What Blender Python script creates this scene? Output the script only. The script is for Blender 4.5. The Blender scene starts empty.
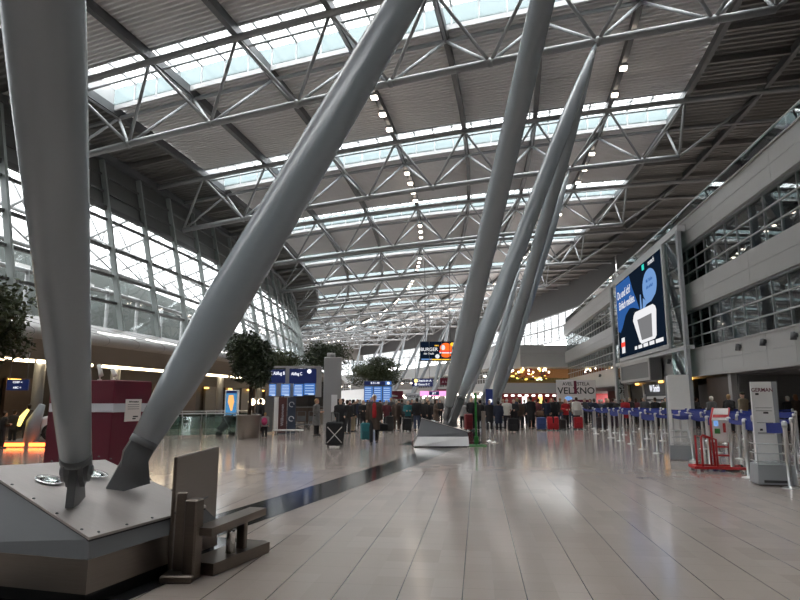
import bpy, math, random
from mathutils import Vector, Matrix, Euler
random.seed(7)
col = bpy.context.scene.collection
R_ = math.radians
# ------------------------------------------------------------------ camera model (used to read real positions off the photo)
PITCH = R_(9.5); F = 600.0; CZ = 1.65
cp, sp = math.cos(PITCH), math.sin(PITCH)
def ray(px, py):
    x = (px-400)/F; v = (300-py)/F
    return (x, cp-v*sp, sp+v*cp)
def at(px, py, Y):
    q = ray(px, py); k = Y/q[1]
    return Vector((q[0]*k, Y, CZ+q[2]*k))
def on_floor(px, py, z=0):
    q = ray(px, py); k = (z-CZ)/q[2]
    return Vector((q[0]*k, q[1]*k, z))
# ------------------------------------------------------------------ hall geometry: plan is an arc
RAD = 226.0; H0 = 17.0; DH = 4.3
CX = -.45-RAD*math.cos(R_(H0)); CY = 14.6+RAD*math.sin(R_(H0))
def hd(w): return R_(H0-DH*w)
def pos(u, w, z=0):
    h = hd(w); return Vector((CX+(RAD+u)*math.cos(h), CY-(RAD+u)*math.sin(h), z))
def zb(u): return 18.7+.085*u-.0012*u*u
# ------------------------------------------------------------------ materials
def new_mat(name):
    m = bpy.data.materials.new(name); m.use_nodes = True
    nt = m.node_tree; nt.nodes.clear()
    out = nt.nodes.new('ShaderNodeOutputMaterial')
    return m, nt, out
def mat(name, c, rough=.5, metal=0, noise=.06, scale=6, bump=0, bscale=40, emit=0, stretch=None, spec=.5):
    m, nt, out = new_mat(name); N = nt.nodes; L = nt.links
    b = N.new('ShaderNodeBsdfPrincipled'); L.new(b.outputs[0], out.inputs[0])
    b.inputs['Roughness'].default_value = rough; b.inputs['Metallic'].default_value = metal
    b.inputs['Specular IOR Level'].default_value = spec
    tc = N.new('ShaderNodeTexCoord'); mp = N.new('ShaderNodeMapping'); L.new(tc.outputs['Object'], mp.inputs[0])
    if stretch: mp.inputs['Scale'].default_value = stretch
    nz = N.new('ShaderNodeTexNoise'); nz.inputs['Scale'].default_value = scale; nz.inputs['Detail'].default_value = 3
    L.new(mp.outputs[0], nz.inputs['Vector'])
    mx = N.new('ShaderNodeMix'); mx.data_type = 'RGBA'
    lo = [max(0, v*(1-noise)) for v in c]; hi = [min(1, v*(1+noise)) for v in c]
    mx.inputs[6].default_value = (*lo, 1); mx.inputs[7].default_value = (*hi, 1)
    L.new(nz.outputs['Fac'], mx.inputs[0]); L.new(mx.outputs[2], b.inputs['Base Color'])
    if bump:
        n2 = N.new('ShaderNodeTexNoise'); n2.inputs['Scale'].default_value = bscale; L.new(mp.outputs[0], n2.inputs['Vector'])
        bp = N.new('ShaderNodeBump'); bp.inputs['Strength'].default_value = bump; bp.inputs['Distance'].default_value = .02
        L.new(n2.outputs['Fac'], bp.inputs['Height']); L.new(bp.outputs[0], b.inputs['Normal'])
    if emit:
        L.new(mx.outputs[2], b.inputs['Emission Color']); b.inputs['Emission Strength'].default_value = emit
    return m
def glass(name, tint, refl=(.9,.95,.95), rough=.02, k=1.0, haze=0, hcol=(.6,.7,.7)):
    m, nt, out = new_mat(name); N = nt.nodes; L = nt.links
    t = N.new('ShaderNodeBsdfTransparent'); t.inputs[0].default_value = (*tint, 1)
    g = N.new('ShaderNodeBsdfGlossy'); g.inputs[0].default_value = (*refl, 1); g.inputs['Roughness'].default_value = rough
    fr = N.new('ShaderNodeFresnel'); fr.inputs[0].default_value = 1.5
    mu = N.new('ShaderNodeMath'); mu.operation = 'MULTIPLY'; mu.inputs[1].default_value = k; mu.use_clamp = True
    L.new(fr.outputs[0], mu.inputs[0])
    base = t.outputs[0]
    if haze:
        d = N.new('ShaderNodeBsdfTranslucent'); d.inputs[0].default_value = (*hcol, 1)
        m0 = N.new('ShaderNodeMixShader'); m0.inputs[0].default_value = haze
        L.new(t.outputs[0], m0.inputs[1]); L.new(d.outputs[0], m0.inputs[2]); base = m0.outputs[0]
    ms = N.new('ShaderNodeMixShader'); L.new(mu.outputs[0], ms.inputs[0]); L.new(base, ms.inputs[1]); L.new(g.outputs[0], ms.inputs[2])
    L.new(ms.outputs[0], out.inputs[0]); return m
def lamp_mat(name, c, s):
    m, nt, out = new_mat(name); e = nt.nodes.new('ShaderNodeEmission'); e.inputs[0].default_value = (*c, 1); e.inputs[1].default_value = s*.6
    nt.links.new(e.outputs[0], out.inputs[0]); return m
def floor_mat():
    m, nt, out = new_mat('polished_terrazzo'); N = nt.nodes; L = nt.links
    b = N.new('ShaderNodeBsdfPrincipled'); L.new(b.outputs[0], out.inputs[0])
    tc = N.new('ShaderNodeTexCoord'); sx = N.new('ShaderNodeSeparateXYZ'); mp = N.new('ShaderNodeMapping')
    mp.inputs['Rotation'].default_value = (0, 0, R_(7.3)); L.new(tc.outputs['Object'], mp.inputs[0]); L.new(mp.outputs[0], sx.inputs[0])
    def line(o, per, off, wd):
        a = N.new('ShaderNodeMath'); a.operation = 'ADD'; L.new(o, a.inputs[0]); a.inputs[1].default_value = off
        d = N.new('ShaderNodeMath'); d.operation = 'DIVIDE'; L.new(a.outputs[0], d.inputs[0]); d.inputs[1].default_value = per
        f = N.new('ShaderNodeMath'); f.operation = 'FRACT'; L.new(d.outputs[0], f.inputs[0])
        s = N.new('ShaderNodeMath'); s.operation = 'SUBTRACT'; L.new(f.outputs[0], s.inputs[0]); s.inputs[1].default_value = .5
        q = N.new('ShaderNodeMath'); q.operation = 'ABSOLUTE'; L.new(s.outputs[0], q.inputs[0])
        g = N.new('ShaderNodeMath'); g.operation = 'LESS_THAN'; L.new(q.outputs[0], g.inputs[0]); g.inputs[1].default_value = wd/per/2
        return g.outputs[0], d.outputs[0]
    l1, d1 = line(sx.outputs[0], .545, -.3776+.2725+54.5, .009)
    l2, d2 = line(sx.outputs[1], .545, 54.5, .005)
    def fl(o):
        f = N.new('ShaderNodeMath'); f.operation = 'FLOOR'; L.new(o, f.inputs[0]); return f.outputs[0]
    cb = N.new('ShaderNodeCombineXYZ'); L.new(fl(d1), cb.inputs[0]); L.new(fl(d2), cb.inputs[1])
    wn = N.new('ShaderNodeTexWhiteNoise'); L.new(cb.outputs[0], wn.inputs[0])
    sp_ = N.new('ShaderNodeTexNoise'); sp_.inputs['Scale'].default_value = 160; sp_.inputs['Detail'].default_value = 1; L.new(tc.outputs['Object'], sp_.inputs[0])
    r1 = N.new('ShaderNodeMix'); r1.data_type = 'RGBA'; r1.inputs[6].default_value = (.37, .315, .285, 1); r1.inputs[7].default_value = (.48, .41, .37, 1)
    L.new(sp_.outputs['Fac'], r1.inputs[0])
    r2 = N.new('ShaderNodeMix'); r2.data_type = 'RGBA'; r2.blend_type = 'MULTIPLY'; r2.inputs[0].default_value = 1
    mr = N.new('ShaderNodeMapRange'); mr.inputs[3].default_value = .93; mr.inputs[4].default_value = 1.04; L.new(wn.outputs[0], mr.inputs[0])
    L.new(r1.outputs[2], r2.inputs[6]); L.new(mr.outputs[0], r2.inputs[7])
    ad = N.new('ShaderNodeMath'); ad.operation = 'MULTIPLY_ADD'; L.new(l2, ad.inputs[0]); ad.inputs[1].default_value = .3; L.new(l1, ad.inputs[2]); ad.use_clamp = True
    r3 = N.new('ShaderNodeMix'); r3.data_type = 'RGBA'; L.new(ad.outputs[0], r3.inputs[0]); L.new(r2.outputs[2], r3.inputs[6]); r3.inputs[7].default_value = (.09, .08, .075, 1)
    L.new(r3.outputs[2], b.inputs['Base Color'])
    b.inputs['Roughness'].default_value = .1; b.inputs['Specular IOR Level'].default_value = .5
    n3 = N.new('ShaderNodeTexNoise'); n3.inputs['Scale'].default_value = 2.2; L.new(tc.outputs['Object'], n3.inputs[0])
    mr2 = N.new('ShaderNodeMapRange'); mr2.inputs[3].default_value = .09; mr2.inputs[4].default_value = .17; L.new(n3.outputs['Fac'], mr2.inputs[0]); L.new(mr2.outputs[0], b.inputs['Roughness'])
    return m
M = dict(
 floor=floor_mat(),
 black_stone=mat('black_granite', (.022,.022,.024), .12, noise=.4, scale=90),
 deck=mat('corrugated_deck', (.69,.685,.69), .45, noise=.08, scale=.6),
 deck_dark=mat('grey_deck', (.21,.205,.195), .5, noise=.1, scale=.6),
 steel=mat('painted_grey_steel', (.30,.315,.325), .42, noise=.05, scale=2),
 steel_lt=mat('light_grey_steel', (.47,.48,.485), .38, noise=.05, scale=2),
 steel_dk=mat('dark_grey_steel', (.10,.105,.11), .45, noise=.08, scale=2),
 column=mat('column_paint', (.30,.335,.36), .25, noise=.04, scale=1.2, spec=.8),
 bracket=mat('bracket_paint', (.13,.137,.143), .42, noise=.08, scale=5),
 plinth=mat('plinth_paint', (.165,.172,.185), .5, noise=.04, scale=3),
 inox_dark=mat('dark_brushed_stainless', (.20,.172,.148), .34, 1, noise=.12, scale=8, stretch=(.4,.4,14)),
 inox=mat('brushed_stainless', (.30,.268,.24), .36, 1, noise=.12, scale=8, stretch=(.4,.4,14)),
 inox_plate=mat('stainless_plate', (.50,.46,.44), .38, .55, noise=.08, scale=5, stretch=(1,6,1)),
 chrome=mat('chrome', (.75,.75,.75), .12, 1, noise=.02),
 black=mat('black_plastic', (.015,.015,.016), .4, noise=.2),
 rubber=mat('dark_rubber', (.02,.02,.02), .7, noise=.2),
 maroon=mat('maroon_panel', (.12,.010,.026), .42, noise=.04, scale=2),
 palegrey=mat('pale_grey_print', (.55,.58,.63), .5, noise=.03),
 white=mat('white_paint', (.84,.84,.83), .45, noise=.03),
 paper=mat('white_paper', (.74,.70,.68), .6, noise=.03),
 ink=mat('black_ink', (.02,.02,.02), .6, noise=.1),
 panel=mat('grey_white_cladding', (.36,.355,.345), .33, noise=.05, scale=.7),
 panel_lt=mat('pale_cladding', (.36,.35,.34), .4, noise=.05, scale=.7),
 facade_panel=mat('facade_spandrel', (.105,.108,.105), .3, noise=.12, scale=.7),
 facade_frame=mat('facade_mullion_paint', (.30,.335,.325), .4, noise=.05),
 transom=mat('facade_transom_paint', (.07,.072,.07), .4, noise=.1),
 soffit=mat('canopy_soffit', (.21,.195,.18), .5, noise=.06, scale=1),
 brown=mat('brown_wood_wall', (.075,.05,.038), .5, noise=.2, scale=3),
 darkwall=mat('dark_shop_wall', (.035,.03,.027), .5, noise=.3, scale=2),
 greywall=mat('grey_wall', (.13,.13,.13), .5, noise=.08),
 beige=mat('beige_blind', (.24,.23,.165), .7, noise=.1),
 outside=mat('outside_building', (.16,.18,.172), .6, noise=.25, scale=.25),
 sky_glass=glass('rooflight_glass', (.93,.96,.98), k=.6),
 sky_side=glass('rooflight_side_glass', (.055,.071,.073), k=.5, haze=.3, hcol=(.08,.10,.105)),
 pane2=glass('solar_control_glass', (.17,.178,.18), k=.45),
 pane=glass('facade_glass', (.34,.355,.36), k=1.1),
 dark_glass=glass('tinted_window_glass', (.62,.68,.64), k=1.6),
 green_glass=glass('greenish_glass', (.62,.76,.72), k=1.5),
 clear=glass('clear_glass', (.88,.94,.93), k=1.2),
 lamp=lamp_mat('warm_white_lamp', (1,.86,.72), 9),
 lamp_warm=lamp_mat('warm_lamp', (1,.78,.5), 7),
 lamp_orange=lamp_mat('orange_glow_strip', (1,.16,.03), 5),
 lamp_amber=lamp_mat('amber_light', (1,.5,.1), 3.5),
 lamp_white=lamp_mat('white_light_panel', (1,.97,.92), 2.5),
 lamp_yellow=lamp_mat('lit_yellow_panel', (1,.72,.15), 2.2),
 lamp_pink=lamp_mat('lit_pink_sign', (1,.32,.62), 1.1),
 screen_blue=lamp_mat('blue_display_screen', (.06,.16,.42), .8),
 screen_row=lamp_mat('display_text_rows', (.42,.55,.8), .8),
 screen_navy=lamp_mat('navy_advert_screen', (.004,.008,.016), 1),
 ad_blue=lamp_mat('advert_blue', (.02,.075,.24), 1),
 ad_light=lamp_mat('advert_light_blue', (.12,.23,.45), 1),
 ad_white=lamp_mat('advert_white', (.6,.6,.62), 1),
 ad_grey=lamp_mat('advert_grey', (.14,.14,.145), 1),
 ad_red=lamp_mat('advert_red', (.75,.06,.04), 1),
 ad_teal=lamp_mat('advert_teal', (.03,.5,.42), 1),
 ad_yellow=lamp_mat('advert_yellow', (.9,.5,.04), 1),
 ad_orange=lamp_mat('advert_bun', (.85,.13,.02), 1),
 sign_blue=mat('blue_sign', (.008,.016,.075), .4, emit=.25),
 sign_white=lamp_mat('sign_lettering', (.8,.82,.9), 1),
 belt=mat('blue_belt_webbing', (.012,.028,.22), .6, noise=.2, scale=30),
 post=mat('satin_steel_post', (.62,.62,.62), .3, 1, noise=.05),
 red=mat('red_paint', (.45,.014,.018), .4, noise=.06),
 green=mat('green_stand', (.02,.21,.03), .45, noise=.1),
 leaf=mat('dark_ficus_leaf', (.028,.042,.016), .55, noise=.5, scale=3),
 leaf2=mat('olive_leaf', (.045,.060,.022), .55, noise=.5, scale=3),
 bark=mat('brown_bark', (.07,.045,.03), .8, noise=.3, scale=9, bump=.4),
 greybox=mat('grey_plastic', (.30,.32,.335), .45, noise=.04),
 skin=mat('skin', (.50,.29,.21), .55, noise=.06, scale=8),
 eye=mat('eye_dark', (.02,.015,.012), .3), lip=mat('lip', (.36,.13,.11), .5),
 purple_brown=mat('brown_banner', (.10,.035,.035), .5, noise=.1),
 slate=mat('slate_blue_banner', (.04,.055,.09), .5, noise=.1),
 wine=mat('wine_red_print', (.14,.01,.035), .5, noise=.05),
 amber_wood=mat('amber_wood', (.35,.16,.05), .5, noise=.25, scale=4),
 redwall=mat('red_shop_wall', (.30,.012,.015), .45, noise=.08),
)
# ------------------------------------------------------------------ mesh builder
class MB:
    def __init__(s): s.v = []; s.f = []; s.s = []
    def add(s, vs, fs, smooth=False):
        o = len(s.v); s.v += [tuple(v) for v in vs]; s.f += [tuple(i+o for i in f) for f in fs]; s.s += [smooth]*len(fs); return s
    def hexa(s, p, smooth=False):   # 8 corners: bottom 0-3 ccw, top 4-7
        return s.add(p, [(3,2,1,0),(4,5,6,7),(0,1,5,4),(1,2,6,5),(2,3,7,6),(3,0,4,7)], smooth)
    def box(s, c, d, rz=0, rot=None):
        m = rot or Matrix.Rotation(rz, 3, 'Z'); c = Vector(c); x, y, z = d[0]/2, d[1]/2, d[2]/2
        return s.hexa([c+m@Vector(q) for q in ((-x,-y,-z),(x,-y,-z),(x,y,-z),(-x,y,-z),(-x,-y,z),(x,-y,z),(x,y,z),(-x,y,z))])
    def bbox(s, c, d, rz=0, b=.02):     # box with chamfered vertical and horizontal edges
        m = Matrix.Rotation(rz, 3, 'Z'); c = Vector(c); x, y, z = d[0]/2, d[1]/2, d[2]/2
        lv = [(-z, b), (-z+b, 0), (z-b, 0), (z, b)]; vs = []
        for zz, e in lv:
            for q in ((-x+b,-y),(x-b,-y),(x,-y+b),(x,y-b),(x-b,y),(-x+b,y),(-x,y-b),(-x,-y+b)):
                k = 1-e/max(x, y); vs.append(c+m@Vector((q[0]*(1-e/x) if x > e else q[0], q[1]*(1-e/y) if y > e else q[1], zz)))
        fs = [tuple(reversed(range(8))), tuple(range(24, 32))]
        for r in range(3):
            for i in range(8): fs.append((r*8+i, r*8+(i+1)%8, r*8+8+(i+1)%8, r*8+8+i))
        return s.add(vs, fs)
    def path(s, pts, rad, n=10, caps=True, smooth=True, flat=None):
        pts = [Vector(p) for p in pts]; vs = []; k = len(pts)
        if not hasattr(rad, '__len__'): rad = [rad]*k
        up = None
        for i, p in enumerate(pts):
            t = (pts[min(i+1, k-1)]-pts[max(i-1, 0)]).normalized()
            if up is None:
                up = Vector((0,0,1)) if abs(t.z) < .9 else Vector((0,1,0))
            a = t.cross(up).normalized(); bb = a.cross(t).normalized(); up = bb
            for j in range(n):
                g = 2*math.pi*(j+.5)/n; vs.append(p+(a*math.cos(g)+bb*math.sin(g))*rad[i])
        fs = []
        for i in range(k-1):
            for j in range(n): fs.append((i*n+j, i*n+(j+1)%n, (i+1)*n+(j+1)%n, (i+1)*n+j))
        s.add(vs, fs, smooth)
        if caps:
            o = len(s.v)-len(vs)
            s.f += [tuple(o+j for j in reversed(range(n))), tuple(o+(k-1)*n+j for j in range(n))]; s.s += [False, False]
        return s
    def tube(s, p, q, r, r2=None, n=10): return s.path([p, q], [r, r if r2 is None else r2], n)
    def bar(s, p, q, w, h, up=(0,0,1)):   # rectangular bar between two points
        p, q = Vector(p), Vector(q); t = (q-p).normalized(); a = t.cross(Vector(up)).normalized()*w/2; b = a.cross(t).normalized()*h/2
        return s.hexa([p-a-b, p+a-b, q+a-b, q-a-b, p-a+b, p+a+b, q+a+b, q-a+b])
    def lathe(s, prof, c=(0,0,0), n=20, smooth=True):
        c = Vector(c); vs = []; k = len(prof)
        for r, z in prof:
            for j in range(n):
                g = 2*math.pi*j/n; vs.append(c+Vector((r*math.cos(g), r*math.sin(g), z)))
        fs = [(i*n+j, i*n+(j+1)%n, (i+1)*n+(j+1)%n, (i+1)*n+j) for i in range(k-1) for j in range(n)]
        fs += [tuple(reversed(range(n))), tuple((k-1)*n+j for j in range(n))]
        return s.add(vs, fs, smooth)
    def ell(s, c, r, rot=None, nu=14, nv=9):
        c = Vector(c); m = rot or Matrix.Identity(3); vs = []
        for i in range(1, nv):
            t = math.pi*i/nv
            for j in range(nu):
                g = 2*math.pi*j/nu; vs.append(c+m@Vector((r[0]*math.sin(t)*math.cos(g), r[1]*math.sin(t)*math.sin(g), -r[2]*math.cos(t))))
        fs = [(i*nu+j, i*nu+(j+1)%nu, (i+1)*nu+(j+1)%nu, (i+1)*nu+j) for i in range(nv-2) for j in range(nu)]
        o = len(vs); vs += [c+m@Vector((0,0,-r[2])), c+m@Vector((0,0,r[2]))]
        fs += [(o, (j+1)%nu, j) for j in range(nu)] + [(o+1, (nv-2)*nu+j, (nv-2)*nu+(j+1)%nu) for j in range(nu)]
        return s.add(vs, fs, True)
    def prism(s, poly, z0, z1):
        n = len(poly); vs = [(x, y, z0) for x, y in poly]+[(x, y, z1) for x, y in poly]
        return s.add(vs, [tuple(reversed(range(n))), tuple(range(n, 2*n))]+[(i, (i+1)%n, n+(i+1)%n, n+i) for i in range(n)])
    def loft(s, rings, smooth=True, caps=True):
        n = len(rings[0]); vs = [v for r in rings for v in r]; k = len(rings)
        s.add(vs, [(i*n+j, i*n+(j+1)%n, (i+1)*n+(j+1)%n, (i+1)*n+j) for i in range(k-1) for j in range(n)], smooth)
        if caps:
            o = len(s.v)-len(vs); s.f += [tuple(o+j for j in reversed(range(n))), tuple(o+(k-1)*n+j for j in range(n))]; s.s += [False]*2
        return s
    def sweep(s, prof, rows, closed=True, smooth=False):  # prof(row)-> list of points; rows of points lofted
        return s
    def mesh(s, name, m):
        me = bpy.data.meshes.new(name); me.from_pydata(s.v, [], s.f)
        me.polygons.foreach_set('use_smooth', s.s)
        if m: me.materials.append(m)
        me.update(); return me
    def build(s, name, m, parent=None, world=False, label=None):
        o = bpy.data.objects.new(name, s.mesh(name, m)); col.objects.link(o)
        if parent:
            o.parent = parent
            if world: o.matrix_parent_inverse = Matrix.Translation(-root_loc(parent))
        if label: o['label'] = label
        return o
def root_loc(o):
    v = Vector(o.location)
    if o.parent: v = v+root_loc(o.parent)
    return v
def tag(o, label, cat, group=None, kind='thing'):
    o['label'] = label; o['category'] = cat; o['kind'] = kind
    if group: o['group'] = group
    return o
def empty(name, label, cat, loc=(0,0,0), rz=0, group=None):
    o = bpy.data.objects.new(name, None); col.objects.link(o); o.location = loc; o.rotation_euler = (0,0,rz); o.empty_display_size = .2
    return tag(o, label, cat, group)
def struct(name, mb, m, label=None, parent=None):
    o = mb.build(name, m, parent); o['kind'] = 'structure'
    if label: o['label'] = label
    return o
def copy_tree(o, parent=None):
    c = o.copy(); col.objects.link(c); c.parent = parent
    for ch in list(o.children): copy_tree(ch, c)
    return c
def text(body, size, parent, m, loc, rot, name='lettering', align='CENTER', sx=1.0, ext=.002):
    cu = bpy.data.curves.new(name, 'FONT'); cu.body = body; cu.size = size; cu.align_x = align; cu.align_y = 'CENTER'; cu.extrude = ext; cu.offset = size*.012
    cu.materials.append(m)
    t = bpy.data.objects.new(name, cu); col.objects.link(t)
    me = bpy.data.meshes.new_from_object(t.evaluated_get(bpy.context.evaluated_depsgraph_get())); bpy.data.objects.remove(t)
    o = bpy.data.objects.new(name, me); col.objects.link(o); o.parent = parent; o.location = loc; o.rotation_euler = rot; o.scale = (sx, 1, 1)
    return o
ORD = ['nearest','second','third','fourth','fifth','sixth','seventh','eighth','ninth','tenth','eleventh','twelfth','thirteenth','fourteenth','fifteenth','sixteenth']
# ================================================================== SETTING
WT = [-.11+.975*i for i in range(-1, 14)]            # truss positions along the hall (in 17 m bays)
UT = [3.95+5.3*k for k in range(-5, 3)]              # rafters / top nodes
UB = [6.6+5.3*k for k in range(-5, 2)]               # bottom nodes
W0, W1 = -3.3, 12.95
def arc(w0, w1, st=.06):
    n = max(1, math.ceil((w1-w0)/st)); return [w0+(w1-w0)*i/n for i in range(n+1)]
# floor
mb = MB(); mb.add([(-150,-40,0),(110,-40,0),(110,260,0),(-150,260,0)], [(0,1,2,3)]); struct('floor', mb, M['floor'], 'polished beige terrazzo floor in square tiles')
# dark stone stripe along the row of columns, and dark stone borders round the plinths
mb = MB(); vs = []
ws = arc(-1.2, 9.5, .1)
for w in ws: vs += [pos(-.48, w, .004), pos(.40, w, .004)]
mb.add(vs, [(2*i, 2*i+1, 2*i+3, 2*i+2) for i in range(len(ws)-1)]); struct('trim_1', mb, M['black_stone'], 'black stone stripe set in the floor between the plinths')
for c_, rz, (a0, a1, b0, b1) in (((-2.52, 5.13), -R_(18), (-2.3, .16, -.42, 2.55)), ((2.46, 22.12), -R_(15), (-2.75, .55, .25, 2.9))):
    m_ = Matrix.Rotation(rz, 3, 'Z'); q = [Vector((c_[0], c_[1], .003))+m_@Vector(p) for p in ((a0,b0,0),(a1,b0,0),(a1,b1,0),(a0,b1,0))]
    struct('trim_%d' % (4 if rz < -R_(16) else 5), MB().add(q, [(0,1,2,3)]), M['black_stone'], 'black stone border in the floor round the %s plinth' % ('near' if rz < -R_(16) else 'second'))
# ---- roof deck: corrugated sheets between the roof lights
def deck_patch(mb, u0, u1, w0, w1, dz=3.9, pitch=.021, nu=16):
    us = [u0+(u1-u0)*i/nu for i in range(nu+1)]; rows = []
    w = w0; k = 0
    prof = [(0,0),(.36,0),(.5,.17),(.86,.17)]
    n = max(1, int(round((w1-w0)/pitch))); p = (w1-w0)/n
    for i in range(n):
        for a, h in prof: rows.append((w0+(i+a)*p, h))
    rows.append((w1, 0)); vs = [pos(u, w, zb(u)+dz+h) for w, h in rows for u in us]; m = nu+1
    mb.add(vs, [(r*m+j, (r+1)*m+j, (r+1)*m+j+1, r*m+j+1) for r in range(len(rows)-1) for j in range(nu)])
SK0, SK1 = -.142, .105                                # roof light extent about each truss
mb = MB()
segs = [W0]+[x for w in WT for x in (w+SK0, w+SK1)]+[W1]
for a, b in zip(segs[0::2], segs[1::2]):
    if b > a+.02: deck_patch(mb, UT[0], UT[-1], a, b)
struct('ceiling', mb, M['deck'], 'grey corrugated metal roof deck between the roof lights')
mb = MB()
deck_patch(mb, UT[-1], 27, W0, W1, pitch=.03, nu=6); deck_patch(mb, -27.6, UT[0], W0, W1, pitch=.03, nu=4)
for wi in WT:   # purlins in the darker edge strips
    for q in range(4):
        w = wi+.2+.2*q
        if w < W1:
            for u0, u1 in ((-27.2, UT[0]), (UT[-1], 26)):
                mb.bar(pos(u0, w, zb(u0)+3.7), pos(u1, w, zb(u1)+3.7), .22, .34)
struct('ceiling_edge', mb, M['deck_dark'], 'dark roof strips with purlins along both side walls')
# weatherproof top skin over the deck (keeps daylight out of the corrugations)
# ---- roof lights
def rooflight(i, w):
    a, b = w+SK0, w+SK1; H = 1.15
    name = 'window_%d' % (i+2)
    mb = MB(); us = [UT[0]+(UT[-1]-UT[0])*k/16 for k in range(17)]
    vs = [pos(u, ww, zb(u)+3.9+H) for ww in (a, b) for u in us]
    mb.add(vs, [(k, k+1, 18+k, 17+k) for k in range(16)])
    o = struct(name, mb, M['sky_glass'], 'bright glazed roof light band over the %s roof truss' % ORD[i] if 0 <= i < 13 else 'bright glazed roof light band behind the viewer')
    s = MB(); vs = [pos(u, b, zb(u)+z) for z in (3.72, 3.9+H) for u in us]
    s.add(vs, [(k, k+1, 18+k, 17+k) for k in range(16)])
    s.build('side_glazing', M['sky_side'], o)
    g = MB()
    nb = 24 if i < 4 else 8
    for k in range(nb+1):
        u = UT[0]+(UT[-1]-UT[0])*k/nb
        z = zb(u)+3.9+H-.03
        g.bar(pos(u, a, z), pos(u, b, z), .13, .14)
        if i < 4: g.bar(pos(u, b-.002, zb(u)+3.75), pos(u, b-.002, z), .08, .08, (1,0,0))
    for q in (.22, .62):
        ww = a+(b-a)*q
        for k in range(16): g.bar(pos(us[k], ww, zb(us[k])+3.9+H-.03), pos(us[k+1], ww, zb(us[k+1])+3.9+H-.03), .13, .14)
    g.build('glazing_bar', M['steel_lt'], o)
    c = MB()
    for k in range(16):
        for ww in (a, ):
            c.bar(pos(us[k], ww, zb(us[k])+3.9+H/2), pos(us[k+1], ww, zb(us[k+1])+3.9+H/2), .08, H+.05)
        c.bar(pos(us[k], b, zb(us[k])+3.7), pos(us[k+1], b, zb(us[k+1])+3.7), .14, .3)
    for u in (UT[0], UT[-1]):
        c.bar(pos(u, a, zb(u)+3.9+H/2), pos(u, b, zb(u)+3.9+H/2), .08, H+.1)
    c.build('curb', M['steel_lt'], o)
for i, w in enumerate(WT): rooflight(i-1 if i > 0 else 11+i, w)
# ---- left glass facade
FU = lambda z: -24.0-(z-5.5)*.215
rowz = [6.2, 8.1, 10.0, 12.0, 14.1, 14.95]
FW0, FW1 = -3.25, 12.8
ws = arc(FW0, FW1, .1)
mb = MB(); vs = [pos(FU(z), w, z) for w in ws for z in (6.2, 14.95)]
mb.add(vs, [(2*i, 2*i+2, 2*i+3, 2*i+1) for i in range(len(ws)-1)])
fac = struct('window_1', mb, M['pane'], 'tall leaning glass facade above the canopy')
for z, t, hh in zip(rowz, (.12,.10,.10,.12,.10,.2), (.16,.17,.17,.2,.17,.3)):
    b = MB()
    for i in range(len(ws)-1): b.bar(pos(FU(z)+.03, ws[i], z), pos(FU(z)+.03, ws[i+1], z), t+.12, hh)
    b.build('transom', M['transom'], fac)
k = 0; w = -1.02
while w < 11.5:
    b = MB(); z0, z1 = 6.0, 18.6
    b.bar(pos(FU(z0)+.14, w, z0), pos(FU(z1)+.14, w, z1), .34, .26, (0,1,0)); b.build('mullion', M['facade_frame'], fac)
    w += .285
mb = MB(); zz = (14.95, 16.2, 17.5, 19.2)
vs = [pos(FU(z)-.02, w, z) for w in ws for z in zz]
mb.add(vs, [(4*i+j, 4*i+4+j, 4*i+5+j, 4*i+1+j) for i in range(len(ws)-1) for j in range(3)])
for z in zz[1:3]:
    for i in range(len(ws)-1): mb.bar(pos(FU(z)+.05, ws[i], z), pos(FU(z)+.05, ws[i+1], z), .16, .14)
struct('wall_left', mb, M['facade_panel'], 'grey spandrel panels under the roof edge above the glass facade')
# eaves gutter box
mb = MB()
for i in range(len(ws)-1): mb.bar(pos(-26.7, ws[i], 18.95), pos(-26.7, ws[i+1], 18.95), .5, .5)
struct('trim_2', mb, M['steel_dk'], 'dark eaves beam where roof meets the glass facade')
# outside: neighbouring building and steelwork seen through the facade
mb = MB(); ws2 = arc(-3.2, 9.5, .3)
vs = [pos(u, w, z) for w in ws2 for u, z in ((-38, 0), (-38, 14.2), (-46, 14.2))]
mb.add(vs, [(3*i+j, 3*i+3+j, 3*i+4+j, 3*i+1+j) for i in range(len(ws2)-1) for j in range(2)])
struct('exterior_building', mb, M['outside'], 'grey neighbouring building outside the glass facade')
mb = MB()
for u, z in ((-31, 12.2), (-34, 15.6), (-35, 19.5), (-31.5, 10.6)):
    for i in range(len(ws2)-1): mb.tube(pos(u, ws2[i], z), pos(u, ws2[i+1], z), .17, n=6)
for i in range(len(ws2)-1):
    a, b = ws2[i], ws2[i+1]; m_ = (a+b)/2
    mb.tube(pos(-31, a, 12.2), pos(-34, m_, 15.6), .09, n=6); mb.tube(pos(-34, m_, 15.6), pos(-31, b, 12.2), .09, n=6)
    mb.tube(pos(-34, m_, 15.6), pos(-35, a, 19.5), .09, n=6); mb.tube(pos(-34, m_, 15.6), pos(-35, b, 19.5), .09, n=6)
    mb.tube(pos(-31.5, a, 10.6), pos(-31.5, a, 0), .15, n=6)
    mb.tube(pos(-28.5, a, 17.5), pos(-36, a, 14.5), .13, n=6)
struct('exterior_steelwork', mb, M['steel_lt'], 'pale steel framework outside the glass facade')
mb = MB()   # light strips on the neighbouring building
for i in range(0, len(ws2)-1):
    mb.bar(pos(-37.9, ws2[i]+.03, 12.6), pos(-37.9, ws2[i+1]-.1, 12.6), .1, .4)
struct('exterior_window_strips', mb, M['white'], 'white strips on the neighbouring building')
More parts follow.
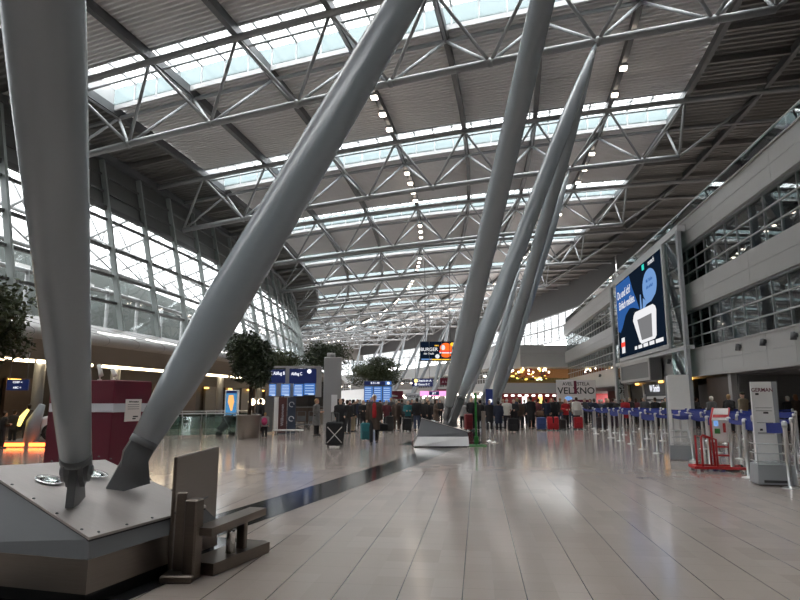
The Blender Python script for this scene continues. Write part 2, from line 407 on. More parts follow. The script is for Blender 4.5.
# ---- canopy over the left-hand shops
prof = [(-24.3, 6.35), (-21.5, 5.62), (-18.6, 4.98), (-17.9, 4.82), (-17.62, 4.66), (-17.6, 4.5), (-17.75, 4.38), (-18.1, 4.32), (-20.3, 3.62), (-20.7, 3.62), (-20.7, 3.75), (-26, 3.75)]
ws = arc(-3.2, 7.0, .05)
mb = MB(); n = len(prof); vs = [pos(u, w, z) for w in ws for u, z in prof]
mb.add(vs, [(i*n+j, i*n+j+1, (i+1)*n+j+1, (i+1)*n+j) for i in range(len(ws)-1) for j in range(7)], True)
can = struct('trim_3', mb, M['panel_lt'], 'long pale canopy with a rounded edge over the shops on the left')
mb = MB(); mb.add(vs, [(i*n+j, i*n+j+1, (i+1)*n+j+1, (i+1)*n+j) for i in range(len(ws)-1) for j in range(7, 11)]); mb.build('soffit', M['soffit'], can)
mb = MB()   # joints across the canopy
for w in arc(-1.2, 7, .145):
    q = [pos(u, w, z+.006) for u, z in prof[:8]]
    mb.path(q, .012, 4)
mb.build('joint', M['steel_dk'], can)
def canopy_z(u): return 4.98+(-18.6-u)*(5.62-4.98)/2.9
for w in (.77, .855, 1.03, 1.115, 1.6, 1.69, 2.2, 2.3, .3, .38):  # small emissive white panels laid on the canopy top
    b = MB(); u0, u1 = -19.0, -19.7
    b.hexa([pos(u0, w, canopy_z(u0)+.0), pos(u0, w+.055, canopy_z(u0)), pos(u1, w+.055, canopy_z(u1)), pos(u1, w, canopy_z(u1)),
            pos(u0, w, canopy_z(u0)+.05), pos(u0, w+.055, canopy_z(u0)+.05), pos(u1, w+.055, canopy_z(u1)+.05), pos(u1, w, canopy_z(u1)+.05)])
    b.build('glowing_panel', M['lamp_white'], can)
# shop wall below the canopy
mb = MB(); vs = [pos(-25.5, w, z) for w in ws for z in (0, 3.75)]
mb.add(vs, [(2*i, 2*i+2, 2*i+3, 2*i+1) for i in range(len(ws)-1)])
sw = struct('wall_shops', mb, M['darkwall'], 'dark shop fronts under the canopy on the left')
for w in arc(-.4, 6, .3):
    b = MB(); b.bar(pos(-25.3, w, 1.6), pos(-25.3, w+.17, 1.6), .2, 2.6); b.build('shop_panel', random.choice([M['brown'], M['brown'], M['greywall']]), sw)
for w in arc(-.3, 5, .37):
    b = MB(); b.bar(pos(-25.0, w, 2.75), pos(-25.0, w+.05, 2.75), .1, .14); b.build('shop_light', M['lamp_amber'], sw)
for i, w in enumerate((.12, .64, 1.0, 1.42, 1.84, 2.4, 3.0, 3.7)):   # canopy supports
    c = pos(-21.2, w)
    o = tag(MB().lathe([(.26,0),(.26,3.65)], c, 20).build('round_pillar', M['greybox']), 'round grey pillar under the canopy, %s along the shop row' % ORD[i], 'pillar', kind='structure')
# linear lights
w = -.35; k = 0
while w < 4.6:
    e = empty('strip_light', 'linear strip light under the canopy edge', 'light', pos(-21.05, w, 3.5), group='strip lights under the canopy')
    L_ = .235 if k % 3 else .17
    b = MB()
    for q in range(4):
        a0, a1 = w+L_*q/4, w+L_*(q+1)/4
        b.bar(pos(-21.05, a0, 3.70), pos(-21.05, a1, 3.70), .2, .12)
    b.build('housing', M['greybox'], e, True)
    b = MB()
    for q in range(4):
        a0, a1 = w+L_*q/4, w+L_*(q+1)/4
        b.bar(pos(-21.03, a0, 3.57), pos(-21.03, a1, 3.57), .2, .15)
    b.build('diffuser', M['lamp_warm'], e, True)
    w += L_+(.02 if k % 2 else .06); k += 1
# unseen dark wall added behind the viewer, blocking light to darken the near columns
mb = MB(); mb.add([pos(-28, -2.1, 0), pos(28, -2.1, 0), pos(28, -2.1, 24), pos(-28, -2.1, 24)], [(0,1,2,3)]); struct('wall_back_blocker', mb, M['darkwall'], 'added dark wall behind the viewer that keeps light off the near columns')
# ---- right-hand gallery building (straight, parallel to the tiles)
G0 = Vector((16.6, 24.8, 0)); GH = R_(7.3); GA = Vector((math.sin(GH), math.cos(GH), 0)); GN = Vector((math.cos(GH), -math.sin(GH), 0))
def gp(s, d, z): return G0+GA*s+GN*d+Vector((0,0,z))
S0, S1 = -62, 67.5
def gbox(mb, s0, s1, d0, d1, z0, z1):
    return mb.hexa([gp(s0,d0,z0), gp(s0,d1,z0), gp(s1,d1,z0), gp(s1,d0,z0), gp(s0,d0,z1), gp(s0,d1,z1), gp(s1,d1,z1), gp(s1,d0,z1)])
def fascia(mb, z0, z1, split, pl=4.2, sl=0):
    s = S0
    while s < S1:
        e = min(s+pl, S1)
        for a, b in ((z0, split-.012), (split+.012, z1)): gbox(mb, s+.012, e-.012, 0, .18, a, b)
        s = e
    gbox(mb, S0, S1, .03, .6, z0+.02, z1-.02)
mb = MB(); fascia(mb, 3.2, 4.72, 3.95, 2.6); fascia(mb, 7.25, 8.9, 8.05, 6); fascia(mb, 11.35, 13.0, 12.2, 7)
wr = struct('wall_right', mb, M['panel'], 'gallery building with three pale cladding bands on the right')
mb = MB(); gbox(mb, S0, S1, -.12, .05, 3.08, 3.24); gbox(mb, S0, S1, -.06, .3, 4.72, 4.8); gbox(mb, S0, S1, -.08, .5, 13.0, 13.08); mb.build('edge_strip', M['panel_lt'], wr)
mb = MB()
for z in (4.5, 8.7, 12.8, 3.0): gbox(mb, S0, S1, .5, 9, z, z+.25)
gbox(mb, S0, S1, 7.5, 8, 0, 13); mb.build('floor_slab', M['greywall'], wr)
mb = MB()
for s in [S0+6*k for k in range(22)]: gbox(mb, s, s+.2, 3.4, 7.5, 4.7, 11.4)
mb.build('partition', M['greywall'], wr)
mb = MB()
for s0, s1 in ((6.6, 8.2), (8.3, 10.0), (10.1, 12.6), (27, 31), (44, 47)): gbox(mb, s0, s1, .5, .55, 8.95, 11.3)
for s0, s1 in ((2.2, 3.7), (3.8, 5.4), (-4.2, -2.7), (30, 33), (52, 56)): gbox(mb, s0, s1, .5, .55, 4.8, 7.2)
mb.build('blind', M['beige'], wr)
mb = MB(); gbox(mb, 6.0, 6.5, .45, .5, 10.1, 10.3); mb.build('exit_light', M['lamp_yellow'], wr)
mb = MB()
for k in range(28):
    s = S0+4.6*k
    gbox(mb, s, s+2.4, 2.6, 2.8, 11.2, 11.28)
    if k % 2 == 0: gbox(mb, s+1, s+2.6, 4.6, 4.75, 8.3, 8.38)
    gbox(mb, s+.5, s+2.0, 5.2, 5.35, 7.0, 7.08)
mb.build('ceiling_light', M['lamp_white'], wr)
for i, (z0, z1) in enumerate(((4.8, 7.25), (8.9, 11.35))):
    mb = MB(); gbox(mb, S0, S1, .34, .36, z0, z1)
    g = struct('window_%d' % (20+i), mb, M['dark_glass'], '%s row of gallery windows in the building on the right' % ('lower', 'upper')[i])
    for t in (1/3, 2/3):
        b = MB(); z = z0+(z1-z0)*t; gbox(b, S0, S1, .29, .38, z-.03, z+.03); b.build('transom', M['steel_lt'], g)
    b = MB(); gbox(b, S0, S1, .2, .4, z1-.08, z1); gbox(b, S0, S1, .2, .4, z0, z0+.07); b.build('frame', M['steel'], g)
    for k in range(84):
        s = S0+1.53*k+.4
        b = MB(); gbox(b, s-.022, s+.022, .31, .36, z0, z1); b.build('mullion', M['steel'], g)
# glass balustrade on top
e = empty('glass_balustrade', 'long glass balustrade along the top edge of the gallery', 'railing', gp(0,.3,13.05))
mb = MB(); gbox(mb, S0, S1, .3, .32, 13.1, 14.0); mb.build('glass_panel', M['green_glass'], e, True)
mb = MB(); mb.tube(gp(S0,.31,14.03), gp(S1,.31,14.03), .035, n=8); mb.build('handrail', M['steel_lt'], e, True)
for k in range(51):
    s = S0+2.5*k; mb = MB(); gbox(mb, s-.025, s+.025, .33, .39, 13.08, 14.03); mb.build('post', M['steel_lt'], e, True)
# upper set-back glazed wall at the roof edge
ws = arc(-3.25, 12.8, .12); UR = 24.6
mb = MB(); vs = [pos(UR, w, z) for w in ws for z in (13.2, 18.7)]
mb.add(vs, [(2*i, 2*i+2, 2*i+3, 2*i+1) for i in range(len(ws)-1) if ws[i] > 4.5]); g = struct('window_30', mb, M['pane2'], 'high clerestory glazing behind the gallery on the right')
for z in (13.2, 15.9, 18.6):
    b = MB()
    for i in range(len(ws)-1):
        if ws[i] > 4.5: b.bar(pos(UR-.06, ws[i], z), pos(UR-.06, ws[i+1], z), .12, .22)
    b.build('transom', M['steel'], g)
for w in arc(4.6, 12.7, .19):
    b = MB(); b.bar(pos(UR-.06, w, 13.2), pos(UR-.06, w, 18.7), .16, .14, (0,1,0)); b.build('mullion', M['steel'], g)
mb = MB(); vs = [pos(UR, w, z) for w in ws for z in (13.0, 24.2)]
mb.add(vs, [(2*i, 2*i+2, 2*i+3, 2*i+1) for i in range(len(ws)-1) if ws[i] <= 4.5])
n_ = len(mb.v); mb.add([pos(UR-.03, w, z) for w in ws for z in (18.65, 24.2)], [(2*i, 2*i+2, 2*i+3, 2*i+1) for i in range(len(ws)-1) if ws[i] > 4.5])
struct('wall_upper', mb, M['steel_dk'], 'grey back wall above the near end of the gallery')
mb = MB(); vs = [gp(S0, .5, 12.95), gp(S1, .5, 12.95), gp(S1, 9, 12.95), gp(S0, 14, 12.95)]; mb.add(vs, [(0,1,2,3)])
ws3 = [w for w in arc(-1.3, 5.6, .2)]
struct('ceiling_gallery', mb, M['greywall'], 'flat roof of the gallery building')
# ---- end wall of the hall
mb = MB(); zt = 15.5
mb.add([pos(-24, 12.5, 4), pos(26, 12.5, 4), pos(26, 12.5, 22), pos(-24, 12.5, 18)], [(0,1,2,3)]); g = struct('window_31', mb, M['pane2'], 'glass end wall at the far end of the hall')
b = MB()
for k in range(26):
    u = -24+2*k; b.bar(pos(u, 12.49, 0), pos(u, 12.49, 19.5), .22, .3, (0,1,0))
for z in (4, 7, 10, 13, 16): b.bar(pos(-24, 12.48, z), pos(26, 12.48, z), .2, .3)
b.build('frame', M['steel'], g)
mb = MB(); mb.loft([(pos(u, 12.44, 16.5), pos(u, 12.47, 16.5), pos(u, 12.47, 24), pos(u, 12.44, 24)) for u in (-26, 0, 26)], False); mb.build('upper_panel', M['deck_dark'], g)
mb = MB(); mb.bar(pos(-26, 12.4, 2.8), pos(26, 12.4, 2.8), .3, 5.6); struct('wall_end', mb, M['greywall'], 'grey base wall under the far glass end wall')
# ---- cross building that closes the gallery at the far right
Y9 = 92.0
def zat(py): return at(540, py, Y9).z
x0, x1 = at(498, 380, Y9).x, gp(S1, 0, 0).x
mb = MB(); yb = Y9+7
def xb(z0, z1, x0_, x1_, y0, y1): mb.hexa([(x0_,y0,z0),(x1_,y0,z0),(x1_,y1,z0),(x0_,y1,z0),(x0_,y0,z1),(x1_,y0,z1),(x1_,y1,z1),(x0_,y1,z1)])
zA, zB, zC, zD, zE = zat(345), zat(367), zat(383), zat(393), zat(355)
x1 += 9
xb(zE+.03, zA, x0+3.5, x1, Y9, yb); xb(zB, zE-.03, x0+3.5, x1, Y9, yb); xb(zD, zC, x0, x1, Y9-.3, yb)
cb = struct('wall_cross', mb, M['panel'], 'pale cross wing closing the gallery at the far right')
mb = MB(); xb(0, zD, x0, x1, yb-1.5, yb); mb.build('shop_back', M['redwall'], cb)
mb = MB(); xb(zC, zB, x0, x1, yb-1, yb); mb.build('restaurant_back', M['amber_wood'], cb)
mb = MB(); xb(zC, zA, x0-.3, x0+.9, Y9-.2, yb); xb(0, zC, x0-.3, x0+.5, Y9-.2, yb); mb.build('pier', M['panel'], cb)
mb = MB(); random.seed(3)
lit = {'lamp_amber': MB(), 'lamp_warm': MB(), 'redwall': MB(), 'darkwall': MB(), 'lamp_yellow': MB()}
for k in range(60):
    x = x0+1.4+random.random()*6.5; z = zC+.45+random.random()*1.7; s = .1+.22*random.random()
    mb = lit[random.choice(['lamp_amber','lamp_amber','lamp_warm','redwall','redwall','darkwall','darkwall','lamp_yellow'])]
    xb(z, z+s*random.uniform(.6,1.6), x, x+s*random.uniform(1,2.6), Y9+1.5+k*.05, Y9+1.54+k*.05)
for nm_, mb in lit.items(): mb.build('bar_shelf', M[nm_], cb)
mb = MB()
for k in range(9):
    x = x0+1.8+k*.78; z = zB-.35-.25*(k % 3); mb.lathe([(.07,0),(.13,.12),(.06,.26)], (x, Y9+1+.4*(k%2), z), 8)
mb.build('pendant_lamp', M['lamp'], cb)
mb = MB()
for k in range(8):
    x = x0+1+k*1.05; xb(zD-.5, zD-.25, x, x+.5, Y9+.6, Y9+.7)
xb(.6, 2.2, x0+4.0, x0+4.7, Y9+2, Y9+2.1); mb.build('shop_light', M['lamp_white'], cb)
mb = MB(); xb(.4, 2.3, x0+6.5, x0+7.1, Y9+2, Y9+2.1); mb.build('lit_panel', M['lamp_yellow'], cb)
mb = MB(); xb(zC+.05, zC+.75, x0+1, x1, Y9-.15, Y9-.13); mb.build('balustrade', M['green_glass'], cb)
# far part of the gallery following the curve
cv = lambda z0, z1, u0, u1, w0, w1: [(pos(u0, a, z0), pos(u1, a, z0), pos(u1, a, z1), pos(u0, a, z1)) for a in arc(w0, w1, .12)]
mb = MB()
for z0, z1, u0 in ((3.3, 4.8, 8.6), (7.4, 10.2, 8.6)): mb.loft(cv(z0, z1, u0, 14, 5.0, 12.8), False)
fg = struct('wall_far_gallery', mb, M['panel'], 'pale cladding bands of the gallery curving away at the far end')
mb = MB(); mb.loft(cv(0, 10, 12, 12.4, 5.0, 12.8), False); mb.build('back_wall', M['darkwall'], fg)
mb = MB()
for z in (5.6, 6.5): mb.loft(cv(z-.05, z+.05, 8.7, 8.8, 5.0, 12.8), False)
for w in arc(5.0, 12.8, .1): mb.bar(pos(8.75, w, 4.8), pos(8.75, w, 7.4), .1, .1, (0,1,0))
mb.build('window_bars', M['steel_lt'], fg)
mb = MB()
for k, w in enumerate(arc(5.1, 12.7, .09)):
    if k % 3: mb.bar(pos(10.5, w, 2.4+.5*(k%2)), pos(10.5, w+.055, 2.4+.5*(k%2)), .3, .4)
    if k % 4 == 0: mb.bar(pos(10.8, w, 6.4), pos(10.8, w+.04, 6.4), .3, .3)
mb.build('shop_light', M['lamp'], fg)
# concourse backdrop further down the hall on the left: shop level and upper level
mb = MB()
vs = [pos(-10, w, z) for w in arc(7.2, 12.7, .2) for z in (0, 4.2)]
mb.add(vs, [(2*i, 2*i+2, 2*i+3, 2*i+1) for i in range(len(vs)//2-1)])
mb.bar(pos(-9, 8.6, 5.2), pos(8.6, 8.6, 5.2), .6, 1.5)
struct('wall_far_bridge', mb, M['panel_lt'], 'pale bridge bands crossing the far end of the hall')
# ================================================================== ROOF STEELWORK
for n_, w in enumerate(WT[:-1]+[12.75]):
    i = n_-1
    lab = 'grey triangular tube roof truss just out of view overhead, behind the viewer' if i < 0 else 'grey triangular tube roof truss, %s across the hall from the viewer' % ('nearest' if i == 0 else ORD[i])
    e = empty('roof_truss', lab, 'truss', pos(0, w, 18.7), group='roof trusses across the hall')
    wn, wf = w-.135, w+.145
    far = i > 4
    def chord(ww, f, u0, u1, r, nn=12):
        us = [u0+(u1-u0)*k/24 for k in range(25)]
        return MB().path([pos(u, ww, f(u)) for u in us], r, 8 if far else nn)
    b = chord(w, zb, -25.2, 14.55, .2); mbs = [('bottom_chord', b)]
    mbs.append(('top_chord', chord(wn, lambda u: zb(u)+3.3, -26.6, 26, .2)))
    mbs.append(('top_chord', chord(wf, lambda u: zb(u)+3.35, -26.6, 26, .13)))
    mbs.append(('top_chord', chord(wn+.065, lambda u: zb(u)+3.42, UT[0], UT[-1], .07)))
    st = []
    def S(p, q, r=.095): st.append(MB().tube(p, q, r, n=6 if far else 8))
    for k, u in enumerate(UB):
        p = pos(u, w, zb(u))
        for ut in (UT[k], UT[k+1]):
            S(p, pos(ut, wn, zb(ut)+3.3)); S(p, pos(ut, wf, zb(ut)+3.35))
    p = pos(-25.2, w, zb(-25.2)); S(p, pos(UT[0], wn, zb(UT[0])+3.3)); S(p, pos(UT[0], wf, zb(UT[0])+3.35))
    for ut in UT: S(pos(ut, wn, zb(ut)+3.3), pos(ut, wf, zb(ut)+3.35), .08)
    p = pos(14.55, w, zb(14.55)); S(p, pos(19.85, wn, zb(19.85)+3.3)); S(p, pos(UT[-1], wn, zb(UT[-1])+3.3)); S(p, pos(UT[-1], wf, zb(UT[-1])+3.35))
    if far:
        a = MB()
        for _, m_ in mbs: a.add(m_.v, m_.f, True)
        for m_ in st: a.add(m_.v, m_.f, True)
        a.build('truss_frame', M['steel'], e, True)
    else:
        for nm, m_ in mbs: m_.build(nm, M['steel'], e, True)
        for m_ in st: m_.build('strut', M['steel'], e, True)
        for u in UB:
            MB().ell(pos(u, w, zb(u)), (.25,.25,.25), nu=10, nv=6).build('node', M['steel'], e, True)
for k, u in enumerate(UT+[UT[-1]+5.3, -27.0]):
    b = MB(); wsx = arc(W0, W1, .08)
    rows = []
    for w in wsx:
        rows.append([pos(u-.16, w, zb(u)+3.36), pos(u+.16, w, zb(u)+3.36), pos(u+.16, w, zb(u)+3.9), pos(u-.16, w, zb(u)+3.9)])
    b.loft(rows, False)
    o = b.build('roof_rafter', M['steel_dk'])
    tag(o, 'dark roof rafter running the length of the hall, %s' % (['first from the glass facade','second from the glass facade','third from the glass facade','fourth from the glass facade','fifth from the glass facade','sixth from the glass facade','seventh from the glass facade','eighth from the glass facade','above the gallery edge','along the eaves of the glass facade'][k]), 'beam', 'roof rafters')
# downlights
dl = None
for row, u, ws_ in (('right', 9.25, (.303,.504,.70)), ('middle', -6.65, (.245,.396,.544,.689))):
    for i, wt in enumerate(WT[:-1]):
        for q in ws_:
            w = wt+q; p = pos(u, w, zb(u)+3.36); s_ = .24
            lab = 'small square downlight under the rafter %s' % ('above the column heads' if row == 'right' else 'along the middle of the roof')
            e = empty('downlight', lab, 'light', p, -hd(w), group='downlights '+('above the column heads' if row == 'right' else 'in the middle of the roof'))
            if dl is None:
                h = MB().bbox((0,0,-.05), (.5,.5,.18)).mesh('housing', M['greybox']); l = MB().box((0,0,-.2), (.4,.4,.12)).mesh('lens', M['lamp']); dl = (h, l)
            for nm, me in zip(('housing','lens'), dl):
                o = bpy.data.objects.new(nm, me); col.objects.link(o); o.parent = e
# ================================================================== PLINTHS AND COLUMNS
def column(name_label, foot, node, prof, brk_dir, gcol):
    """tapered tube from the plinth to the roof node. prof: [(t, radius)]"""
    foot, node = Vector(foot), Vector(node); d = node-foot; L_ = d.length; u = d.normalized()
    e = empty('steel_column', name_label, 'column', foot, group='leaning roof columns')
    pts = [foot+d*t for t, r in prof]; rad = [r for t, r in prof]
    MB().path(pts, rad, 40 if gcol else 20).build('shaft', M['column'], e, True)
    # clevis: cheek plates, gusset and pin
    side = u.cross(Vector((0,0,1))).normalized(); fw = side.cross(u).normalized()
    t0 = prof[0][0]; top = foot+d*t0; r0 = prof[0][1]
    b = MB(); b.path([top-u*.02, top+u*.05], [r0*1.04, r0*1.04], 32); 
    b.build('end_collar', M['bracket'], e, True)
    L0 = (top-foot).length
    def plate(mb, off, pts2, th):
        vs = []
        for s_ in (-th/2, th/2):
            for a, c in pts2: vs.append(foot+side*(off+s_)+fw*a+u*c)
        n = len(pts2); mb.add(vs, [tuple(reversed(range(n))), tuple(range(n, 2*n))]+[(i, (i+1)%n, n+(i+1)%n, n+i) for i in range(n)])
    for off in (-.058, .058):
        b = MB(); plate(b, off, [(-r0*.9, L0), (-r0*.95, .18), (-.08, .03), (.08, .03), (r0*.95, .18), (r0*.9, L0)], .042); b.build('cheek_plate', M['bracket'], e, True)
    # gusset standing on the sloping plate
    b = MB(); hz = Vector((u.x, u.y, 0)); hz = hz.normalized()
    g = [foot+u*.26-fw*.09, foot+u*.26+fw*.11]
    base = [foot-hz*.22+Vector((0,0,-.18+brk_dir*.22)), foot+hz*.24+Vector((0,0,-.18-brk_dir*.24))]
    vs = []
    for s_ in (-.035, .035):
        for p in (base[0], base[1], g[0] if (g[0]-base[1]).length < (g[1]-base[1]).length else g[1], g[1] if (g[0]-base[1]).length < (g[1]-base[1]).length else g[0]): vs.append(p+side*s_)
    b.add(vs, [(3,2,1,0),(4,5,6,7),(0,1,5,4),(1,2,6,5),(2,3,7,6),(3,0,4,7)]); b.build('gusset', M['bracket'], e, True)
    b = MB(); c = foot+u*.15; b.path([c-side*.112, c+side*.112], .10, 24); b.path([c-side*.135, c+side*.135], .045, 16); b.build('pin', M['bracket'], e, True)
    return e
def cig(t0, t1, rmid, r0, r1, ta, tb, n=26):
    out = []
    for i in range(n+1):
        t = t0+(t1-t0)*i/n
        k = 1.0
        if t < ta: q = (t-t0)/(ta-t0); k = (r0+(rmid-r0)*math.sin(q*math.pi/2))/rmid
        elif t > tb: q = (t1-t)/(t1-tb); k = (r1+(rmid-r1)*math.sin(q*math.pi/2))/rmid
        out.append((t, rmid*k))
    return out
def plinth(idx, o, rz, label):
    """o: floor corner nearest the viewer; local x to the right, y along the hall"""
    e = empty('column_plinth', label, 'plinth', (o[0], o[1], 0), rz, group='column plinths')
    B = [(0.02,-.02), (0.02,1.75), (-1.95,2.1), (-1.98,-.1)]
    z1, z2 = (.12, .38) if idx == 0 else (.03, .36)
    I = [(-.0,.0), (0,1.6), (-1.78,1.9), (-1.85,.06)] if idx else [(.01,-.01), (.01,1.73), (-1.9,2.05), (-1.95,-.085)]
    T = [(-.03,.02,.53), (-.03,1.56,.53), (-1.62,1.80,.93), (-1.66,.30,1.0)]
    def ring(P, z, k=1.0):
        c = Vector((sum(p[0] for p in P)/4, sum(p[1] for p in P)/4, 0))
        return [c+(Vector((p[0],p[1],0))-c)*k+Vector((0,0,z)) for p in P]
    MB().hexa(ring(B, 0, .94)+ring(B, z1+.01, .94)).build('recessed_base', M['black'], e)
    MB().hexa(ring(B, z1, 1.0)+ring(I, z2, 1.0)).build('steel_skirt', M['inox'] if idx == 0 else M['post'], e)
    MB().hexa(ring(I, z2+.001, 1.0)+[Vector(t) for t in T]).build('painted_body', M['plinth'], e)
    c = sum((Vector(t) for t in T), Vector())/4
    tt = [c+(Vector(t)-c)*1.015 for t in T]
    MB().hexa([t+Vector((0,0,.001)) for t in tt]+[t+Vector((0,0,.022)) for t in tt]).build('top_plate', M['inox_plate'], e)
    MB().hexa([t+Vector((0,0,-.016)) for t in [c+(Vector(t)-c)*1.008 for t in T]]+[t+Vector((0,0,.0005)) for t in [c+(Vector(t)-c)*1.008 for t in T]]).build('shadow_gap', M['black'], e)
    nrm = (Vector(T[1])-Vector(T[0])).cross(Vector(T[3])-Vector(T[0])).normalized()
    rot = nrm.to_track_quat('Z', 'Y').to_matrix()
    def onp(a, b):
        p0 = Vector(T[0]); k = (p0-Vector((a,b,0))).dot(nrm)/nrm.z; return Vector((a, b, k+.023))
    b = MB()
    for s_ in range(4):
        p, q = tt[s_], tt[(s_+1)%4]
        for k in range(5):
            f = (k+.3)/4.6; m_ = p+(q-p)*f; m_ = m_+(c-m_)*.05; m_ = onp(m_.x, m_.y); b.ell(m_, (.014,.014,.008), rot, 8, 5)
    b.build('screw', M['steel_dk'], e)
    if idx < 3:
        for a, bb in SPOTS:
            p = onp(a, bb)
            f = MB(); vs = []
            n = 24
            for r_, h in ((.135,.0),(.135,.006),(.108,.009),(.095,.002)):
                for j in range(n):
                    g = 2*math.pi*j/n; vs.append(p+rot@Vector((r_*math.cos(g), r_*math.sin(g), h)))
            f.add(vs, [(i*n+j, i*n+(j+1)%n, (i+1)*n+(j+1)%n, (i+1)*n+j) for i in range(3) for j in range(n)]+[tuple(range(3*n,4*n))], True)
            f.build('uplight_ring', M['chrome'], e)
            MB().ell(p+rot@Vector((0,0,.0)), (.094,.094,.02), rot, 16, 8).build('uplight_lens', M['clear'], e)
    return onp
SPOTS = [(-1.17, .64), (-1.16, 1.19)]
def to_w(o, rz, p):
    m = Matrix.Rotation(rz, 3, 'Z'); return Vector((o[0], o[1], 0))+m@Vector(p)
def node(i): w = -.11+.975*i; return pos(6.55, w, zb(6.55))
# pier 1 (beside the viewer)
o1 = (-2.52, 5.13); r1 = -R_(18); onp = plinth(0, o1, r1, 'large column plinth with tilted steel top close to the viewer')
fa = to_w(o1, r1, onp(-.86, .70)); fb = to_w(o1, r1, onp(-.60, 1.02))
fa = Vector((-3.0, 5.79, 0)); fb = Vector((-2.86, 6.47, 0))
def lift(o, rz, p):
    l = Matrix.Rotation(-rz, 3, 'Z')@(Vector((p[0]-o[0], p[1]-o[1], 0))); q = onp(l.x, l.y); return Vector((p[0], p[1], q.z+.15))
fa = lift(o1, r1, fa); fb = lift(o1, r1, fb)
nA = Vector((.05, -5.4, 19.2))
column('huge dark grey column leaning back over the viewer from the near plinth', fa, nA, cig(.013, .99, .30, .13, .12, .32, .80), 0.0, True)
column('thick pale grey column slanting up to the right from the near plinth', fb, node(0), cig(.016, .99, .255, .142, .11, .11, .85), -.25, True)
nm = ['', 'second', 'third', 'fourth', 'fifth', 'sixth', 'seventh', 'eighth', 'ninth', 'tenth', 'eleventh', 'twelfth']
for j in range(1, 12):
    w = .52+.985*(j-1)
    if j == 1: o, rz = (2.46, 22.12), 0.0
    else:
        p = pos(1.1, w-.06); o, rz = (p.x, p.y), -(math.pi/2-0)*0-(R_(H0-DH*w))+R_(10)
    onp = plinth(j, o, rz, '%s column plinth from the viewer, %s' % (nm[j], 'with bright skirt before the crowd' if j == 1 else 'further along the black stripe'))
    def L(p):
        q = onp(*p); v = to_w(o, rz, q); v.z += .15; return v
    f1, f2 = (L((-.74, 1.0)), L((-.48, 1.25)))
    column('%s plinth\'s grey column leaning towards the viewer' % nm[j], f1, node(j-1), cig(.03, .99, .345, .16, .10, .16, .72), 0, j < 3)
    column('%s plinth\'s grey column leaning away down the hall' % nm[j], f2, node(j), cig(.05, .99, .345, .15, .09, .24, .70), 0, j < 3)
# ================================================================== OBJECTS
PX90 = math.pi/2
# ---- stainless steel barrier in front of the near plinth
e = empty('steel_barrier', 'brushed steel barrier unit with tall sheet and low bench rail, beside the near plinth', 'barrier', (-2.19, 6.04, 0))
MB().bbox((-.0, .68, .56), (.035, 1.38, 1.09), b=.008).build('tall_sheet', M['inox_dark'], e)
MB().box((.022, .5, .58), (.012, 1.0, .02)).build('seam', M['steel_dk'], e)
MB().bbox((.14, -.1, .035), (.30, .26, .07), b=.012).build('foot', M['inox_dark'], e)
MB().bbox((.10, -.04, .42), (.10, .05, .72), b=.01).build('fin', M['inox_dark'], e)
MB().bbox((.24, -.10, .37), (.13, .14, .72), R_(-14), .015).build('upright', M['inox_dark'], e)
MB().bar((.33, -.12, .43), (.60, .98, .43), .20, .075).build('rail', M['inox_dark'], e)
MB().bar((.26, .05, .065), (.60, .95, .065), .34, .11).build('base_slab', M['inox_dark'], e)
MB().bbox((.52, .62, .24), (.10, .07, .34), R_(-14), .01).build('leg', M['inox_dark'], e)
MB().lathe([(.05,0),(.045,.2),(.05,.28)], (.46, .42, .12), 12).build('socket', M['chrome'], e)
# ---- maroon promotion booth
e = empty('promotion_booth', 'maroon promotion booth with a pale union-style cross and a white notice', 'booth', (-6.835, 14.085, 0), R_(-20))
MB().bbox((-.75, .6, 1.06), (2.0, 1.2, 2.12), b=.02).build('cabinet', M['maroon'], e)
b = MB(); b.box((-.72, -.006, 1.48), (1.96, .012, .20)); b.build('pale_stripe', M['palegrey'], e)
b = MB(); b.prism([(0,0),(.2,0),(-.55+1.0,-.45),(-.55+1.0,-.68)], 0, .01)
o = b.build('pale_diagonal', M['palegrey'], e); o.location = (-1.05, -.003, 1.40); o.rotation_euler = (PX90, 0, 0)
b = MB(); b.box((-1.14, -.008, 1.1), (.26, .014, 1.0)); b.build('pale_stripe', M['palegrey'], e)
MB().box((.258, .62, 1.42), (.015, .5, .52)).build('notice', M['paper'], e); MB().box((.256, .6, 1.48), (.012, 1.18, .20)).build('pale_stripe', M['palegrey'], e)
text('Information', .06, e, M['ink'], (.268, .62, 1.62), (PX90,0,PX90), sx=1.1)
b = MB()
for k in range(3): b.box((.267, .62, 1.55-.05*k), (.003, .36, .010))
b.box((.267, .70, 1.27), (.003, .16, .03)); b.box((.267, .66, 1.22), (.003, .10, .03)); b.build('notice_print', M['ink'], e)
b = MB(); b.box((.258, 1.02, 1.3), (.014, .12, .24)); b.build('side_mark', M['paper'], e)
for k, x in enumerate((-1.28, -.86)):
    p = to_w((-6.835,14.085), R_(-20), (x+.95, .12, 2.12))
    s_ = empty('spotlight', 'small white spotlight on top of the maroon booth, %s of the pair' % ('left' if k == 0 else 'right'), 'light', p, group='spotlights on the maroon booth')
    MB().lathe([(.05,0),(.05,.02),(.015,.03),(.015,.1)], n=12).build('stem', M['white'], s_)
    MB().path([(-.05,0,.36 if k == 0 else .26),(.0,-.02,.24 if k == 0 else .18),(.05,-.04,.1)], [.045,.05,.055], 14).build('lamp_head', M['white'], s_)
